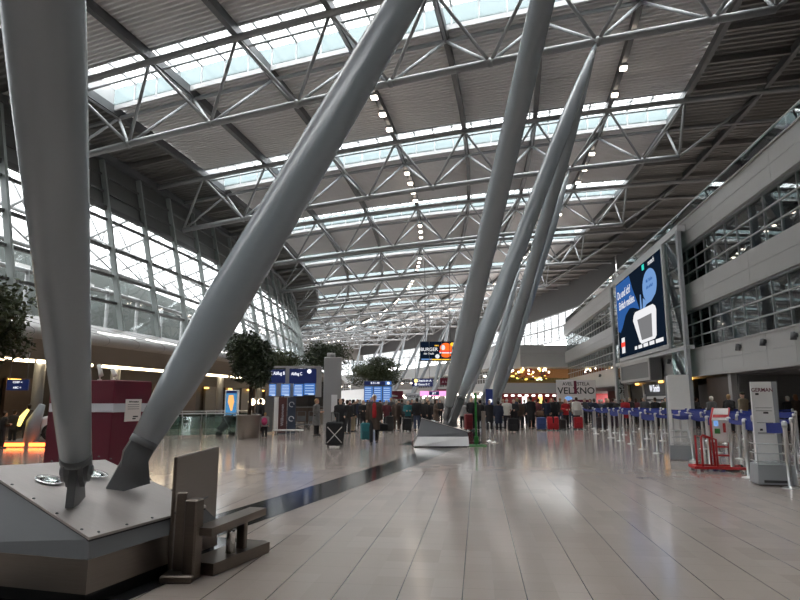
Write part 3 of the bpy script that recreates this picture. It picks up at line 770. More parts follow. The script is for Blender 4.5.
# ---- white car on an orange-lit platform behind the huge column
c0 = at(44, 444, 22.5); c0.z = 0
e = empty('display_platform', 'low display platform with an orange glowing edge behind the huge dark column', 'platform', (c0.x-.1, c0.y, 0))
MB().bbox((.6, 1.0, .10), (4.2, 3.0, .2), b=.02).build('deck', M['greywall'], e)
MB().box((.4, -.52, .09), (3.6, .06, .12)).build('glow_strip', M['lamp_orange'], e)
e = empty('car', 'white car on the orange-lit platform, mostly hidden by the column', 'car', (c0.x+1.25, c0.y+.9, .2), R_(8))
side = [(-1.75,.25),(-1.8,.55),(-1.72,.78),(-1.1,.95),(-.5,1.38),(.6,1.42),(1.3,1.0),(1.75,.9),(1.85,.55),(1.8,.25)]
rings = []
for y, k in ((-.80,.93),(-.74,1.0),(0,1.02),(.74,1.0),(.80,.93)): rings.append([Vector((x*k, y, .22+(z-.22)*k)) for x, z in side])
MB().loft(rings, False).build('body', M['white'], e)
for s_ in (-1, 1):
    b = MB(); b.prism([(-1.0,.95),(-.48,1.3),(.55,1.34),(1.1,1.0)], 0, .02); o = b.build('side_window', M['black'], e); o.rotation_euler = (PX90,0,0); o.location = (0, s_*.81+.01, 0)
    for x in (-1.15, 1.15):
        w_ = MB(); w_.path([(x, s_*.70, .3), (x, s_*.84, .3)], .3, 22).build('tyre', M['rubber'], e)
        MB().path([(x, s_*.80, .3), (x, s_*.85, .3)], .18, 16).build('wheel_rim', M['chrome'], e)
p = at(25, 430, 22.2); e = empty('light_column', 'rounded display stand with a yellow lit edge left of the white car', 'display stand', (p.x, p.y, 0))
MB().path([(.25,0,0),(.3,0,.9),(.55,0,1.5)], [.27,.24,.1], 16).build('shell', M['greybox'], e)
MB().path([(-.12,-.2,.75),(-.02,-.22,1.05),(.16,-.2,1.32)], [.06,.09,.05], 10).build('lit_edge', M['lamp_yellow'], e)
# ---- signs under the canopy
def hang_sign(name, label, c, w, h, m, lines, rz=0, rods=None, th=.12, tm='sign_white', ts=None, icons=()):
    e = empty(name, label, 'sign', c, rz)
    MB().bbox((0,0,0), (w, th, h), b=.015).build('panel', M[m], e)
    for k, t in enumerate(lines):
        z = h/2-h*(k+.5)/len(lines); text(t, ts or h/len(lines)*.5, e, M[tm], (0, -th/2-.004, z), (PX90,0,0))
    for x, z, r_, mm in icons:
        MB().path([(x, -th/2-.008, z), (x, -th/2+.0, z)], r_, 14).build('pictogram', M[mm], e)
    if rods:
        for x in (-w*.4, w*.4): MB().tube((x,0,h/2), (x,0,h/2+rods), .02, n=8).build('hanger', M['steel_dk'], e)
    return e
c = at(18, 385, 25); hang_sign('direction_sign', 'blue hanging direction sign under the canopy at the far left', c, .82, .44, 'sign_blue', ['CDEF <', 'ABC <'], R_(10), rods=3.6-c.z-.22)
# ---- glass railings beside the leaning pale column
def railing(label, pts, h=1.0):
    e = empty('glass_railing', label, 'railing', pts[0])
    P = [Vector(p) for p in pts]
    MB().path([p+Vector((0,0,h)) for p in P], .03, 8).build('handrail', M['steel_lt'], e, True)
    for a, b_ in zip(P, P[1:]):
        n = max(1, round((b_-a).length/1.3))
        for k in range(n+1):
            q = a+(b_-a)*k/n; MB().tube(q, q+Vector((0,0,h)), .022, n=8).build('post', M['steel'], e, True)
        for k in range(n):
            q0, q1 = a+(b_-a)*(k+.04)/n, a+(b_-a)*(k+.96)/n
            MB().bar(q0+Vector((0,0,.5)), q1+Vector((0,0,.5)), .014, .82).build('glass_panel', M['green_glass'], e, True)
railing('glass railing with steel handrail left of the round-topped tree', [(-10.6, 27.5, 0), (-7.6, 28.6, 0)], 1.05)
railing('glass railing further back under the canopy, behind the leaning column', [(-13.2, 33.2, 0), (-8.8, 36.2, 0)], 1.05)
# ---- trees in planters
def tree(label, c, h, rx, rz_, dens, leaf, planter=True, seed=1, trunk_r=.06):
    rnd = random.Random(seed)
    e = empty('potted_tree', label, 'tree', c, group='indoor trees')
    if planter:
        MB().lathe([(.44,0),(.47,.02),(.52,1.0),(.52,1.03),(.46,1.03),(.46,.94)], n=36).build('planter', M['inox'], e)
        MB().lathe([(.46,.92),(.46,.95)], n=24).build('soil', M['bark'], e)
    cz = h-rz_
    b = MB(); b.path([(0,0,.9 if planter else 0),(.02,.01,cz*.6),(-.02,0,cz)], [trunk_r, trunk_r*.85, trunk_r*.6], 10)
    for k in range(9):
        g = k*2.4; d = .75*(.5+.5*rnd.random()); z0 = cz-rz_*.8+k*.08
        b.path([(0,0,z0),(math.cos(g)*rx*d*.5, math.sin(g)*rx*d*.5, z0+rz_*.35),(math.cos(g)*rx*d, math.sin(g)*rx*d, z0+rz_*(.3+.6*rnd.random()))], [.03,.02,.008], 6)
    b.build('trunk', M['bark'], e)
    f = MB(); vs = []; fs = []
    f.ell((0,0,cz), (rx*.5,rx*.5,rz_*.5), nu=20, nv=12)
    lobes = [(Vector((rnd.uniform(-.55,.55)*rx, rnd.uniform(-.55,.55)*rx, cz+rnd.uniform(-.55,.6)*rz_)), rnd.uniform(.38,.6)) for _ in range(16)]
    for i in range(int(dens*1.5)):
        lc, lr = lobes[i % len(lobes)]
        d = Vector((rnd.gauss(0,1), rnd.gauss(0,1), rnd.gauss(0,1))).normalized()*(rnd.random()**.35)
        p = lc+Vector((d.x*rx*lr, d.y*rx*lr, d.z*rz_*lr)); s_ = rnd.uniform(.06,.12)
        a = Vector((rnd.gauss(0,1), rnd.gauss(0,1), rnd.gauss(0,.6)-.3)).normalized(); q = a.cross(Vector((rnd.gauss(0,1), rnd.gauss(0,1), 1))).normalized()
        o = len(vs); vs += [p-a*s_, p+q*s_*.45, p+a*s_, p-q*s_*.45]; fs.append((o,o+1,o+2,o+3))
    f.add(vs, fs); f.build('foliage', M[leaf], e)
    return e
p = on_floor(246, 439); tree('clipped round-headed tree in a steel planter left of the blue display boards', (p.x, p.y+.4, 0), 4.62, 1.15, 1.22, 7000, 'leaf', seed=4, trunk_r=.09)
p = at(326, 400, 44); tree('dark spreading tree behind the grey information pillar', (p.x, 44, 0), 5.95, 1.85, 1.15, 5500, 'leaf', seed=5)
p = at(372, 400, 60); tree('broad olive tree in front of the far glass wall, above the departures board', (p.x, 60, 0), 5.95, 3.2, 1.5, 9000, 'leaf2', seed=6)
p = at(283, 400, 40); tree('pale leafed tree partly behind the blue display boards', (p.x, 40, 0), 5.0, 1.3, .8, 2500, 'leaf2', seed=8)
p = at(-38, 400, 17); tree('ficus tree at the left edge with only its hanging crown in view', (p.x, 17, 0), 5.3, 1.9, 1.3, 7000, 'leaf2', seed=9, trunk_r=.08)
# ---- information pillar and display boards
p = on_floor(331, 432)
e = empty('information_pillar', 'tall square grey information pillar right of the blue display boards', 'pillar', (p.x, p.y+.3, 0), R_(8))
MB().bbox((0,0,1.98), (.95,.6,3.96), b=.04).build('body', M['panel'], e)
MB().path([(-.1,-.0,3.9),(-.1,0,4.2)], [.25,.22], 16).build('round_cap', M['panel'], e)
MB().bbox((.1,-.31,1.5), (.32,.05,.9), b=.01).build('white_panel', M['white'], e); MB().bbox((.32,-.31,1.55), (.12,.06,.35), b=.01).build('phone', M['black'], e)
Yb = 31.0
def bx(px): return at(px, 400, Yb).x
def bz(py): return at(300, py, Yb).z
x0, x1 = bx(263), bx(317); xm = (x0+x1)/2
e = empty('display_board', 'free-standing flight information boards with blue screens left of the grey pillar', 'board', (xm, Yb, 0))
def bd(px0, px1, py0, py1, y=0, th=.15): 
    return MB().bbox(((bx(px0)+bx(px1))/2-xm, y, (bz(py0)+bz(py1))/2), (abs(bx(px1)-bx(px0)), th, abs(bz(py0)-bz(py1))), b=.01)
bd(262,267,368,383).build('end_panel', M['panel'], e); bd(285,289,367.5,384).build('end_panel', M['panel'], e)
bd(267,285,369.5,383,-.05).build('header', M['sign_blue'], e); bd(289,316,369,383.5,-.05).build('header', M['sign_blue'], e)
text('< 5 Abflug B', .24, e, M['sign_white'], ((bx(267)+bx(285))/2-xm, -.14, bz(373.5)), (PX90,0,0), sx=.72)
text('Abflug C', .22, e, M['sign_white'], ((bx(289)+bx(304))/2-xm, -.14, bz(374)), (PX90,0,0), sx=.72)
MB().path([(bx(309)-xm,-.15,bz(371.5)),(bx(309)-xm,-.12,bz(371.5))], .11, 16).build('clock', M['sign_white'], e)
for a, b_, t_, u_ in ((269,276,384,396),(281,290,384,396),(293.5,303,384,396),(304,315,376,395)):
    o = bd(a,b_,t_,u_,-.03).build('screen', M['screen_blue'], e)
    r_ = MB()
    for k in range(7):
        z = bz(t_+1.5+(u_-t_-3)*k/6); w_ = (bx(b_)-bx(a))*(.8 if k else .7); r_.box(((bx(a)+bx(b_))/2-xm, -.115, z), (w_, .006, .035))
    r_.box(((bx(a)+bx(b_)*2)/3-xm, -.116, bz(u_-.8)), ((bx(b_)-bx(a))*.5, .006, .08)); r_.build('text_rows', M['screen_row'], o)
bd(276,281,383,396,.02).build('end_panel', M['panel'], e); bd(290,293,383,397,.02).build('end_panel', M['panel'], e); bd(315,321,367,397,.02).build('end_panel', M['panel'], e)
bd(265,273,396,432,.1).build('back_leg', M['greywall'], e); bd(274.5,278.5,397,431).build('white_leg', M['white'], e)
bd(263,320,366,368,.02).build('top_rail', M['panel'], e)
def banner(label, px0, px1, py0, py1, Y, m, lines, ink, rot90=False):
    w_ = (px1-px0)/600*Y; a, b_ = at((px0+px1)/2, py0, Y), at((px0+px1)/2, py1, Y); h_ = a.z-.06
    e = empty('banner_stand', label, 'banner', (a.x, Y, 0))
    MB().bbox((0,0,.03), (w_*.9,.3,.06), b=.01).build('foot', M['steel_dk'], e)
    MB().bbox((0,0,.06+h_/2), (w_,.05,h_), b=.01).build('panel', M[m], e)
    for k, t in enumerate(lines):
        if rot90: text(t, w_*.5, e, M[ink], (0,-.03,.06+h_*.5), (PX90,-PX90,0))
        else: text(t, w_*.3, e, M[ink], (0,-.03,.06+h_*(.8-.3*k)), (PX90,0,0))
    return e
e = banner('brown upright banner under the blue display boards', 279, 287, 397.5, 431, 30.6, 'purple_brown', ['Willkommen'], 'palegrey', True)
e = banner('slate blue upright banner with pale rings, beside the brown banner', 288, 296, 397.5, 430, 30.4, 'slate', [], 'palegrey')
for z in (.75, 1.45):
    q = [Vector((.12*math.cos(g*.524), -.03, z+.12*math.sin(g*.524))) for g in range(11)]; MB().path(q, .022, 6).build('printed_ring', M['palegrey'], e)
p = on_floor(288, 437)
e = empty('low_bench', 'low pale bench on thin legs in front of the banners', 'bench', (p.x, p.y, 0))
MB().bbox((0,0,.30), (1.35,.4,.06), b=.015).build('seat', M['white'], e)
for x in (-.55,-.1,.1,.55): MB().tube((x,0,0), (x*.95,0,.28), .02, n=8).build('leg', M['steel_lt'], e)
# luggage trolleys nested behind
p = at(301, 428, 36)
for k in range(3):
    e = empty('luggage_trolley', 'grey luggage trolley nested in a row behind the banners, %s' % ('leftmost','middle','rightmost')[k], 'trolley', (p.x-.7+.7*k, 36, 0), group='trolleys behind the banners')
    MB().path([(-.25,0,.25),(-.25,0,1.0),(.25,0,1.0),(.25,0,.25)], .025, 8).build('handle', M['steel_dk'], e)
    b = MB(); b.bar((-.28,-.4,.25),(-.28,.4,.25),.05,.05); b.bar((.28,-.4,.25),(.28,.4,.25),.05,.05); b.bar((-.28,-.35,.25),(.28,-.35,.25),.05,.05); b.bar((-.28,.3,.25),(.28,.3,.25),.05,.05); b.bar((-.26,-.1,.6),(.26,-.1,.6),.04,.3); b.build('frame', M['steel_dk'], e)
    for x in (-.26,.26):
        for y in (-.33,.33): MB().path([(x-.02,y,.1),(x+.02,y,.1)], .1, 12).build('wheel', M['rubber'], e)
for k, px in enumerate((299, 307, 315, 322)):  # dark counter-shaped blocks added to cover the bright far floor reflection
    p = at(px, 400, 47+k); e = empty('glare_block', 'dark brown block added far behind the trolleys against floor glare, %s from the left' % ('first' if k == 0 else ORD[k]), 'counter', (p.x, 47+k, 0), R_(10), group='added glare blocks behind the trolleys')
    MB().bbox((0,0,.55), (1.3,.7,1.1), b=.03).build('body', M['brown'], e); MB().bbox((0,0,1.13), (1.4,.8,.06), b=.02).build('worktop', M['greywall'], e); MB().bbox((0,.4,1.6), (1.3,.1,3.1), b=.02).build('back_panel', M['darkwall'], e)
# ---- departures board, signs and banners behind the crowd
Yd = 56
def far_sign(name, label, cat, px0, px1, py0, py1, Y, m, th=.15, foot=False, rz=0):
    a, b_ = at(px0, py0, Y), at(px1, py1, Y); w_, h_ = b_.x-a.x, a.z-b_.z
    e = empty(name, label, cat, ((a.x+b_.x)/2, Y, 0 if foot else (a.z+b_.z)/2), rz)
    zc = (a.z+b_.z)/2 if foot else 0
    MB().bbox((0,0,zc), (w_, th, h_), b=.02).build('panel', M[m], e)
    if foot:
        for x in (-w_*.42, w_*.42): MB().bbox((x,0,(zc-h_/2)/2), (.08,.08,zc-h_/2), b=.01).build('leg', M['steel'], e)
    return e, w_, h_, zc
e, w_, h_, zc = far_sign('departures_board', 'departures board with bright blue screens and a dark header above the waiting crowd', 'board', 364, 392, 381, 403, Yd, 'steel_dk', foot=True)
MB().box((-w_*.1,-.09,zc+h_*.40), (w_*.78,.03,h_*.17)).build('header', M['sign_blue'], e); text('B 51-90', h_*.13, e, M['sign_white'], (-w_*.1,-.12,zc+h_*.40), (PX90,0,0))
MB().box((w_*.37,-.1,zc+h_*.40), (w_*.22,.03,h_*.17)).build('white_clock_panel', M['screen_blue'], e); MB().path([(w_*.37,-.12,zc+h_*.4),(w_*.37,-.1,zc+h_*.4)], .13, 14).build('clock', M['sign_white'], e)
for k in range(3):
    o = MB().box((w_*(-.33+.33*k),-.09,zc-h_*.1), (w_*.3,.03,h_*.7)).build('screen', M['screen_blue'], e)
    r_ = MB()
    for q in range(6): r_.box((w_*(-.33+.33*k)-.05,-.112,zc-h_*(-.17+.1*q)), (w_*.22,.006,h_*.035))
    r_.build('text_rows', M['screen_row'], o)
e, w_, h_, zc = far_sign('direction_sign', 'blue hanging sign with a yellow dot and two white lines, left of the leaning columns', 'sign', 412, 433, 378.5, 386.5, 60, 'sign_blue')
text('Check-in A', .32, e, M['sign_white'], (.15,-.085,h_*.22), (PX90,0,0)); text('Gates B C', .28, e, M['sign_white'], (.15,-.085,-h_*.24), (PX90,0,0))
MB().path([(-w_*.32,-.09,h_*.22),(-w_*.32,-.08,h_*.22)], .17, 14).build('yellow_dot', M['lamp_yellow'], e); MB().path([(-w_*.32,-.09,-h_*.22),(-w_*.32,-.08,-h_*.22)], .14, 14).build('white_dot', M['sign_white'], e)
for x in (-.7,.7): MB().tube((x,0,h_/2), (x,0,h_/2+9), .025, n=6).build('hanger', M['steel_dk'], e)
e, w_, h_, zc = far_sign('direction_sign', 'dark red hanging sign beside the leaning columns, right of the blue one', 'sign', 440, 452, 378, 385, 62, 'maroon')
text('A 1-90', .3, e, M['palegrey'], (0,-.085,-.05), (PX90,0,0))
for x in (-.4,.4): MB().tube((x,0,h_/2), (x,0,h_/2+9), .025, n=6).build('hanger', M['steel_dk'], e)
e, w_, h_, zc = far_sign('airline_banner', 'maroon counter banner with a pale curve behind the crowd', 'banner', 385, 403, 391, 399, 58, 'maroon', foot=True)
MB().path([(-w_*.4,-.09,zc-h_*.3),(-w_*.3,-.09,zc+h_*.1),(-w_*.1,-.09,zc-h_*.1),(w_*.2,-.09,zc-h_*.15)], [.14,.16,.1,.05], 8).build('pale_curve', M['palegrey'], e)
e, w_, h_, zc = far_sign('airline_banner', 'pale grey counter banner with dark writing behind the crowd', 'banner', 406, 420, 393, 400, 58, 'palegrey', foot=True)
text('CHECK-IN', .3, e, M['ink'], (0,-.085,zc), (PX90,0,0))
e, w_, h_, zc = far_sign('airline_banner', 'lit pink counter banner with a blue sign behind the crowd', 'banner', 420, 447, 391, 396, 59, 'lamp_pink', foot=True)
MB().box((w_*.02,-.1,zc+h_*.05), (w_*.38,.05,h_*.8)).build('blue_panel', M['sign_blue'], e); text('JET', .28, e, M['sign_white'], (w_*.02,-.13,zc), (PX90,0,0))
e, w_, h_, zc = far_sign('airline_banner', 'dark red counter banner behind the leaning columns', 'banner', 437, 452, 389, 393, 60.5, 'maroon', foot=True)
e, w_, h_, zc = far_sign('pull_up_sign', 'blue upright sign with a white disc behind the people right of the bright plinth', 'sign', 485.5, 493, 389, 408, 37, 'sign_blue', foot=True)
MB().path([(w_*.1,-.09,zc-.15),(w_*.1,-.08,zc-.15)], .12, 16).build('white_disc', M['sign_white'], e)
e, w_, h_, zc = far_sign('advert_screen', 'hanging advertising screen showing a burger above the crowd', 'screen', 420, 456, 341.5, 361, 72, 'black', th=.4)
MB().box((0,-.22,0), (w_*.97,.02,h_*.94)).build('display', M['screen_navy'], e)
MB().box((-w_*.32,-.235,-h_*.42), (w_*.3,.008,h_*.06)).build('pale_line', M['ad_light'], e); MB().box((w_*.1,-.235,-h_*.43), (w_*.72,.008,h_*.05)).build('yellow_line', M['ad_yellow'], e)
text('BURGER', h_*.24, e, M['ad_white'], (-w_*.25,-.24,h_*.08), (PX90,0,0)); text('der Stadt', h_*.14, e, M['ad_white'], (-w_*.26,-.24,-h_*.13), (PX90,0,0)); text('neu', h_*.14, e, M['ad_yellow'], (-w_*.04,-.24,h_*.29), (PX90,0,0))
MB().ell((w_*.22,-.235,h_*.16), (w_*.17,.02,h_*.26), nu=20).build('bun', M['ad_orange'], e); MB().ell((w_*.14,-.25,h_*.18), (w_*.06,.015,h_*.13)).build('bun_shine', M['ad_white'], e)
MB().box((w_*.24,-.26,-h_*.02), (w_*.42,.01,h_*.09)).build('patty', M['ad_red'], e); MB().box((w_*.24,-.262,-h_*.09), (w_*.4,.01,h_*.06)).build('cream', M['ad_white'], e); MB().ell((w_*.22,-.235,-h_*.2), (w_*.14,.02,h_*.13)).build('bun', M['ad_orange'], e)
MB().ell((-w_*.02,-.24,-h_*.27), (w_*.06,.015,h_*.11)).build('side_dish', M['ad_white'], e); MB().ell((w_*.4,-.24,h_*.34), (w_*.06,.015,h_*.1)).build('side_dish', M['ad_yellow'], e)
for x in (-w_*.35, w_*.35): MB().tube((x,0,h_/2), (x,0,h_/2+10), .05, n=6).build('hanger', M['steel_dk'], e)
# ---- green stand and posts beside the bright plinth
p = on_floor(477, 446)
e = empty('green_stand', 'narrow bright green stand on a green base plate beside the bright plinth', 'stand', (p.x, p.y, 0))
MB().bbox((0,0,.02), (.62,.6,.04), b=.008).build('base_plate', M['green'], e); MB().bbox((-.02,0,.98), (.075,.05,1.88), b=.01).build('pole', M['green'], e); MB().bbox((-.02,-.0,.22), (.16,.06,.26), b=.01).build('lower_box', M['green'], e)
p = on_floor(484, 444)
e = empty('steel_post', 'square brushed steel post right of the green stand', 'post', (p.x, p.y, 0))
MB().bbox((0,0,.62), (.15,.15,1.24), b=.01).build('shaft', M['inox_dark'], e); MB().bbox((0,0,.015), (.26,.26,.03), b=.005).build('base_plate', M['inox'], e)
for k, (px, py, h_) in enumerate(((489.5,441.5,.78),(494.5,443,.66))):
    p = on_floor(px, py); e = empty('steel_bollard', 'short steel bollard with a round foot, %s of two beside the steel post' % ('taller' if k == 0 else 'shorter'), 'bollard', (p.x, p.y, 0))
    MB().lathe([(.16,0),(.16,.02),(.05,.05),(.035,.08),(.035,h_-.04),(.05,h_-.03),(.05,h_)], n=18).build('post', M['chrome'], e)
# ---- giant advertising tower on the gallery
gz_ = gp(12, -.6, 0)
e = empty('advert_tower', 'giant advertising screen in a glass and steel tower in front of the gallery', 'billboard', gp(22, -.3, 0))
def gb(s0, s1, d0, d1, z0, z1): return gbox(MB(), s0, s1, d0, d1, z0, z1)
gb(11.9,12.3,-.62,-.4,0,12.3).build('steel_post', M['steel'], e, True); gb(31.3,31.9,-.62,-.1,0,12.6).build('steel_post', M['steel'], e, True)
gb(11.9,31.9,-.6,-.1,12.2,12.6).build('top_beam', M['steel_lt'], e, True); gb(11.9,31.9,-.58,-.1,4.75,5.0).build('lower_beam', M['steel_lt'], e, True)
gb(12.3,15.1,-.5,-.46,0,12.2).build('glass_panel', M['green_glass'], e, True); gb(29.2,31.3,-.5,-.46,0,12.2).build('glass_panel', M['green_glass'], e, True)
b = MB()
for z in (2.6,5.2,7.6,10.0):
    gbox(b,12.3,15.1,-.47,-.4,z,z+.05); gbox(b,29.2,31.3,-.47,-.4,z,z+.05)
b.build('glass_clamp', M['steel_lt'], e, True)
b = MB()
for k in range(14): gbox(b,13.3,14.9,-.3,-.2,4.9+.52*k,5.0+.52*k)
b.build('cable_rack', M['greywall'], e, True)
gb(15.1,29.2,-.66,-.2,5.05,12.2).build('screen_frame', M['steel_lt'], e, True)
scr = gb(15.4,28.9,-.68,-.6,5.35,11.95).build('screen', M['screen_navy'], e, True)
def sp_(u, v, d=0): return gp(28.9-13.5*u, -.69-d, 5.35+6.6*v)
def patch(name, pts, m, d=0, smooth=False):
    b = MB(); n = len(pts); vs = [sp_(u, v, d) for u, v in pts]+[sp_(u, v, d+.012) for u, v in pts]
    b.add(vs, [tuple(range(n)), tuple(reversed(range(n, 2*n)))]+[(i, n+i, n+(i+1)%n, (i+1)%n) for i in range(n)]); return b.build(name, M[m], e, True)
patch('blue_shape', [(.0,.36),(.0,.985),(.36,.985),(.42,.80),(.50,.63),(.55,.50),(.42,.56),(.33,.58),(.22,.52),(.12,.38),(.06,.33)], 'ad_blue', .0)
bub = [(.78+.135*math.cos(g*math.pi/12), .70+.185*math.sin(g*math.pi/12)) for g in range(-3, 17)]
patch('light_blue_bubble', [(.62,.44)]+[(.70,.51),(.8,.52)]+bub+[(.64,.6)], 'ad_light', .012)
patch('white_device', [(.40,.40),(.42,.455),(.46,.49),(.82,.475),(.86,.445),(.875,.40),(.85,.13),(.82,.10),(.56,.09),(.52,.12)], 'ad_white', .02)
patch('grey_device_front', [(.50,.385),(.79,.385),(.78,.13),(.57,.13)], 'ad_grey', .034)
patch('device_spike', [(.575,.49),(.61,.49),(.60,.66),(.585,.66)], 'ad_light', .02)
patch('white_label', [(.08,.05),(.16,.05),(.165,.25),(.085,.25)], 'ad_white', .012); patch('red_label', [(.075,.13),(.17,.13),(.17,.19),(.075,.19)], 'ad_red', .026)
for a, c_ in ((.40,.45),(.48,.56),(.59,.68),(.71,.80),(.83,.96)): patch('footer_mark', [(a,.045),(c_,.045),(c_,.085),(a,.085)], 'ad_white', .012)
patch('logo_mark', [(.66,.915),(.70,.915),(.70,.98),(.655,.98)], 'ad_teal', .012)
rz_ = PX90+0
def gtext(t, size, u, v, m, d=.03, sx=1.0, slant=0):
    p = sp_(u, v, d)-Vector(e.location); return text(t, size, e, M[m], p, (PX90, R_(slant), -(math.pi/2+GH)*1.0), sx=sx)
gtext('motech', .52, .84, .945, 'ad_white'); gtext('Du und ich?', .95, .21, .82, 'ad_white', sx=1.0); gtext('Einfach melden.', .95, .27, .67, 'ad_white', sx=.9)
gtext('Mit Telefon', .36, .785, .76, 'ad_blue'); gtext('alles einfach', .36, .785, .69, 'ad_blue')
# box below the screen
b = MB(); gbox(b,18.5,27.5,-1.0,-.2,3.1,4.7); b.build('showcase', M['greywall'], e, True)
b = MB()
for a in ((18.5,18.8,3.1,4.7),(27.2,27.5,3.1,4.7),(18.5,27.5,4.45,4.7),(18.5,27.5,3.1,3.3)): gbox(b,a[0],a[1],-1.06,-.95,a[2],a[3])
b.build('showcase_frame', M['panel_lt'], e, True)
# ---- shop front under the tower
e = empty('bookshop', 'black bookshop front with white shop sign and shelves under the advertising tower', 'shop', gp(24, .4, 0))
gb(14.5,36,.5,.8,0,3.05).build('facade', M['black'], e, True)
gb(19.5,25.5,.32,.5,2.15,2.95).build('sign_board', M['black'], e, True)
q = gp(22.5,.3,2.55)-Vector(e.location); text('W Smith', .75, e, M['sign_white'], q, (PX90,0,-(PX90+GH)))
for s in (19.2,25.9,31): gb(s,s+.25,.36,.5,0,3.0).build('white_frame', M['white'], e, True)
for k in range(4): gb(20,25.2,.4,.5,.5+.42*k,.72+.42*k).build('shelf', M['white'], e, True)
gb(15.0,18.6,.4,.5,0,3.0).build('pale_window', M['panel_lt'], e, True)
for s in (27.3,20.5,14.2): gb(s,s+.5,.2,.4,2.95,3.2).build('shop_lamp', M['lamp_amber'], e, True)
p = at(678, 377, 33.5)
e = empty('white_screen_wall', 'plain white partition panel in front of the steel tower post', 'partition', (p.x, 33.5, 0), -R_(5))
MB().bbox((0,0,1.55), (1.1,.08,3.0), b=.01).build('panel', M['white'], e); MB().bbox((0,0,.03), (1.0,.5,.06), b=.01).build('foot', M['steel'], e)
p = gp(10.2,.25,0)
b = gbox(MB(), 8.3, 11.6, .3, .4, 0, 2.95); tag(b.build('brown_door_panel', M['brown']), 'brown wooden panel between the steel tower and the check-in recess', 'panel', kind='structure')
b = gbox(MB(), 7.8, 8.2, .2, .5, 0, 3.1); tag(b.build('corner_post', M['panel_lt']), 'pale corner post at the end of the check-in recess', 'post', kind='structure')
b = gbox(MB(), 7.6, 7.8, .5, 6, 0, 3.1); struct('wall_recess', b, M['greywall'], 'grey side wall of the check-in recess')
# ---- hoarding with big letters
hs = 46.0
e = empty('shop_hoarding', 'white shop hoarding with big dark letters and wine red bars behind the queue', 'hoarding', gp(hs, -1.2, 0))
ph = [at(556, 380, 62), at(595, 380, 62)]
e.location = ((ph[0].x+ph[1].x)/2, 62, 0); w_ = ph[1].x-ph[0].x; h_ = ph[0].z
MB().bbox((0,0,h_/2), (w_,.12,h_), b=.02).build('panel', M['paper'], e)
text('AVEL  ESTELA', h_*.13, e, M['ink'], (0,-.07,h_*.89), (PX90,0,0), sx=.95); text('VELXNO', h_*.25, e, M['ink'], (0,-.07,h_*.70), (PX90,0,0), sx=1.05)
MB().box((-w_*.02,-.065,h_*.8), (w_*.07,.02,h_*.36)).build('red_bar', M['wine'], e); MB().box((w_*.08,-.065,h_*.43), (w_*.6,.02,h_*.07)).build('red_bar', M['wine'], e)
b = MB(); b.bar((w_*.02,-.066,h_*.40),(w_*.36,-.066,h_*.22),.02,h_*.06,(0,0,1)); b.build('red_bar', M['wine'], e); MB().box((-w_*.12,-.065,h_*.55), (w_*.26,.02,h_*.03)).build('white_line', M['white'], e)
MB().ell((-w_*.2,-.06,h_*.5), (w_*.1,.03,h_*.07)).build('blue_print', M['ad_light'], e)
# ---- wall fixtures on the lower cladding band
for k, s in enumerate((-14.0,-8.0,-2.6,.2,3.0,5.7,17,25,33,41)):
    p = gp(s, 0, 4.35); e = empty('wall_lamp', 'small black wall lamp on the lower cladding band', 'lamp', p, -GH, group='wall lamps on the lower cladding band')
    MB().bbox((-.06,0,0), (.12,.16,.2), b=.02).build('bracket', M['steel_dk'], e); MB().path([(-.16,0,.14),(-.17,.0,-.2)], [.09,.13], 14).build('head', M['steel_dk'], e)
# ---- check-in counters and screens in the recess
for k in range(8):
    s = 4.5-3.0*k
    e = empty('check_in_counter', 'grey check-in counter in the dark recess, %s from the brown panel' % ('first' if k == 0 else ORD[k]), 'counter', gp(s, 4.2, 0), -(PX90+GH), group='check-in counters')
    MB().bbox((0,0,.5), (2.0,.7,1.0), b=.03).build('body', M['greywall'], e); MB().bbox((0,-.02,1.05), (2.1,.85,.08), b=.02).build('worktop', M['panel'], e); MB().bbox((-1.25,0,.18), (.5,.9,.34), b=.02).build('baggage_belt', M['rubber'], e)
    e = empty('overhead_screen', 'dark blue screen hanging over a check-in counter, %s from the brown panel' % ('first' if k == 0 else ORD[k]), 'screen', gp(s-.4, 2.4, 2.62), -(PX90+GH), group='screens over the check-in counters')
    MB().bbox((0,0,0), (1.15,.1,.72), b=.02).build('casing', M['black'], e); o = MB().box((0,-.055,0), (1.05,.015,.62)).build('display', M['sign_blue'], e); MB().tube((0,0,.36),(0,0,.5), .03, n=8).build('hanger', M['steel_dk'], e)
    q = gp(s+.9, 2.6, 2.62); e = empty('recess_spot', 'small bright spotlight in the check-in recess, %s from the brown panel' % ('first' if k == 0 else ORD[k]), 'light', q, group='spotlights in the check-in recess')
    MB().lathe([(.05,.38),(.05,.1),(.12,.08),(.12,-.05)], n=14).build('can', M['black'], e); MB().ell((0,-.0,-.06), (.09,.09,.06)).build('lens', M['lamp'], e)
b = gbox(MB(), -30, 67.5, 6, 6.2, 0, 3.1); struct('wall_counter_back', b, M['darkwall'], 'dark back wall of the check-in recess')
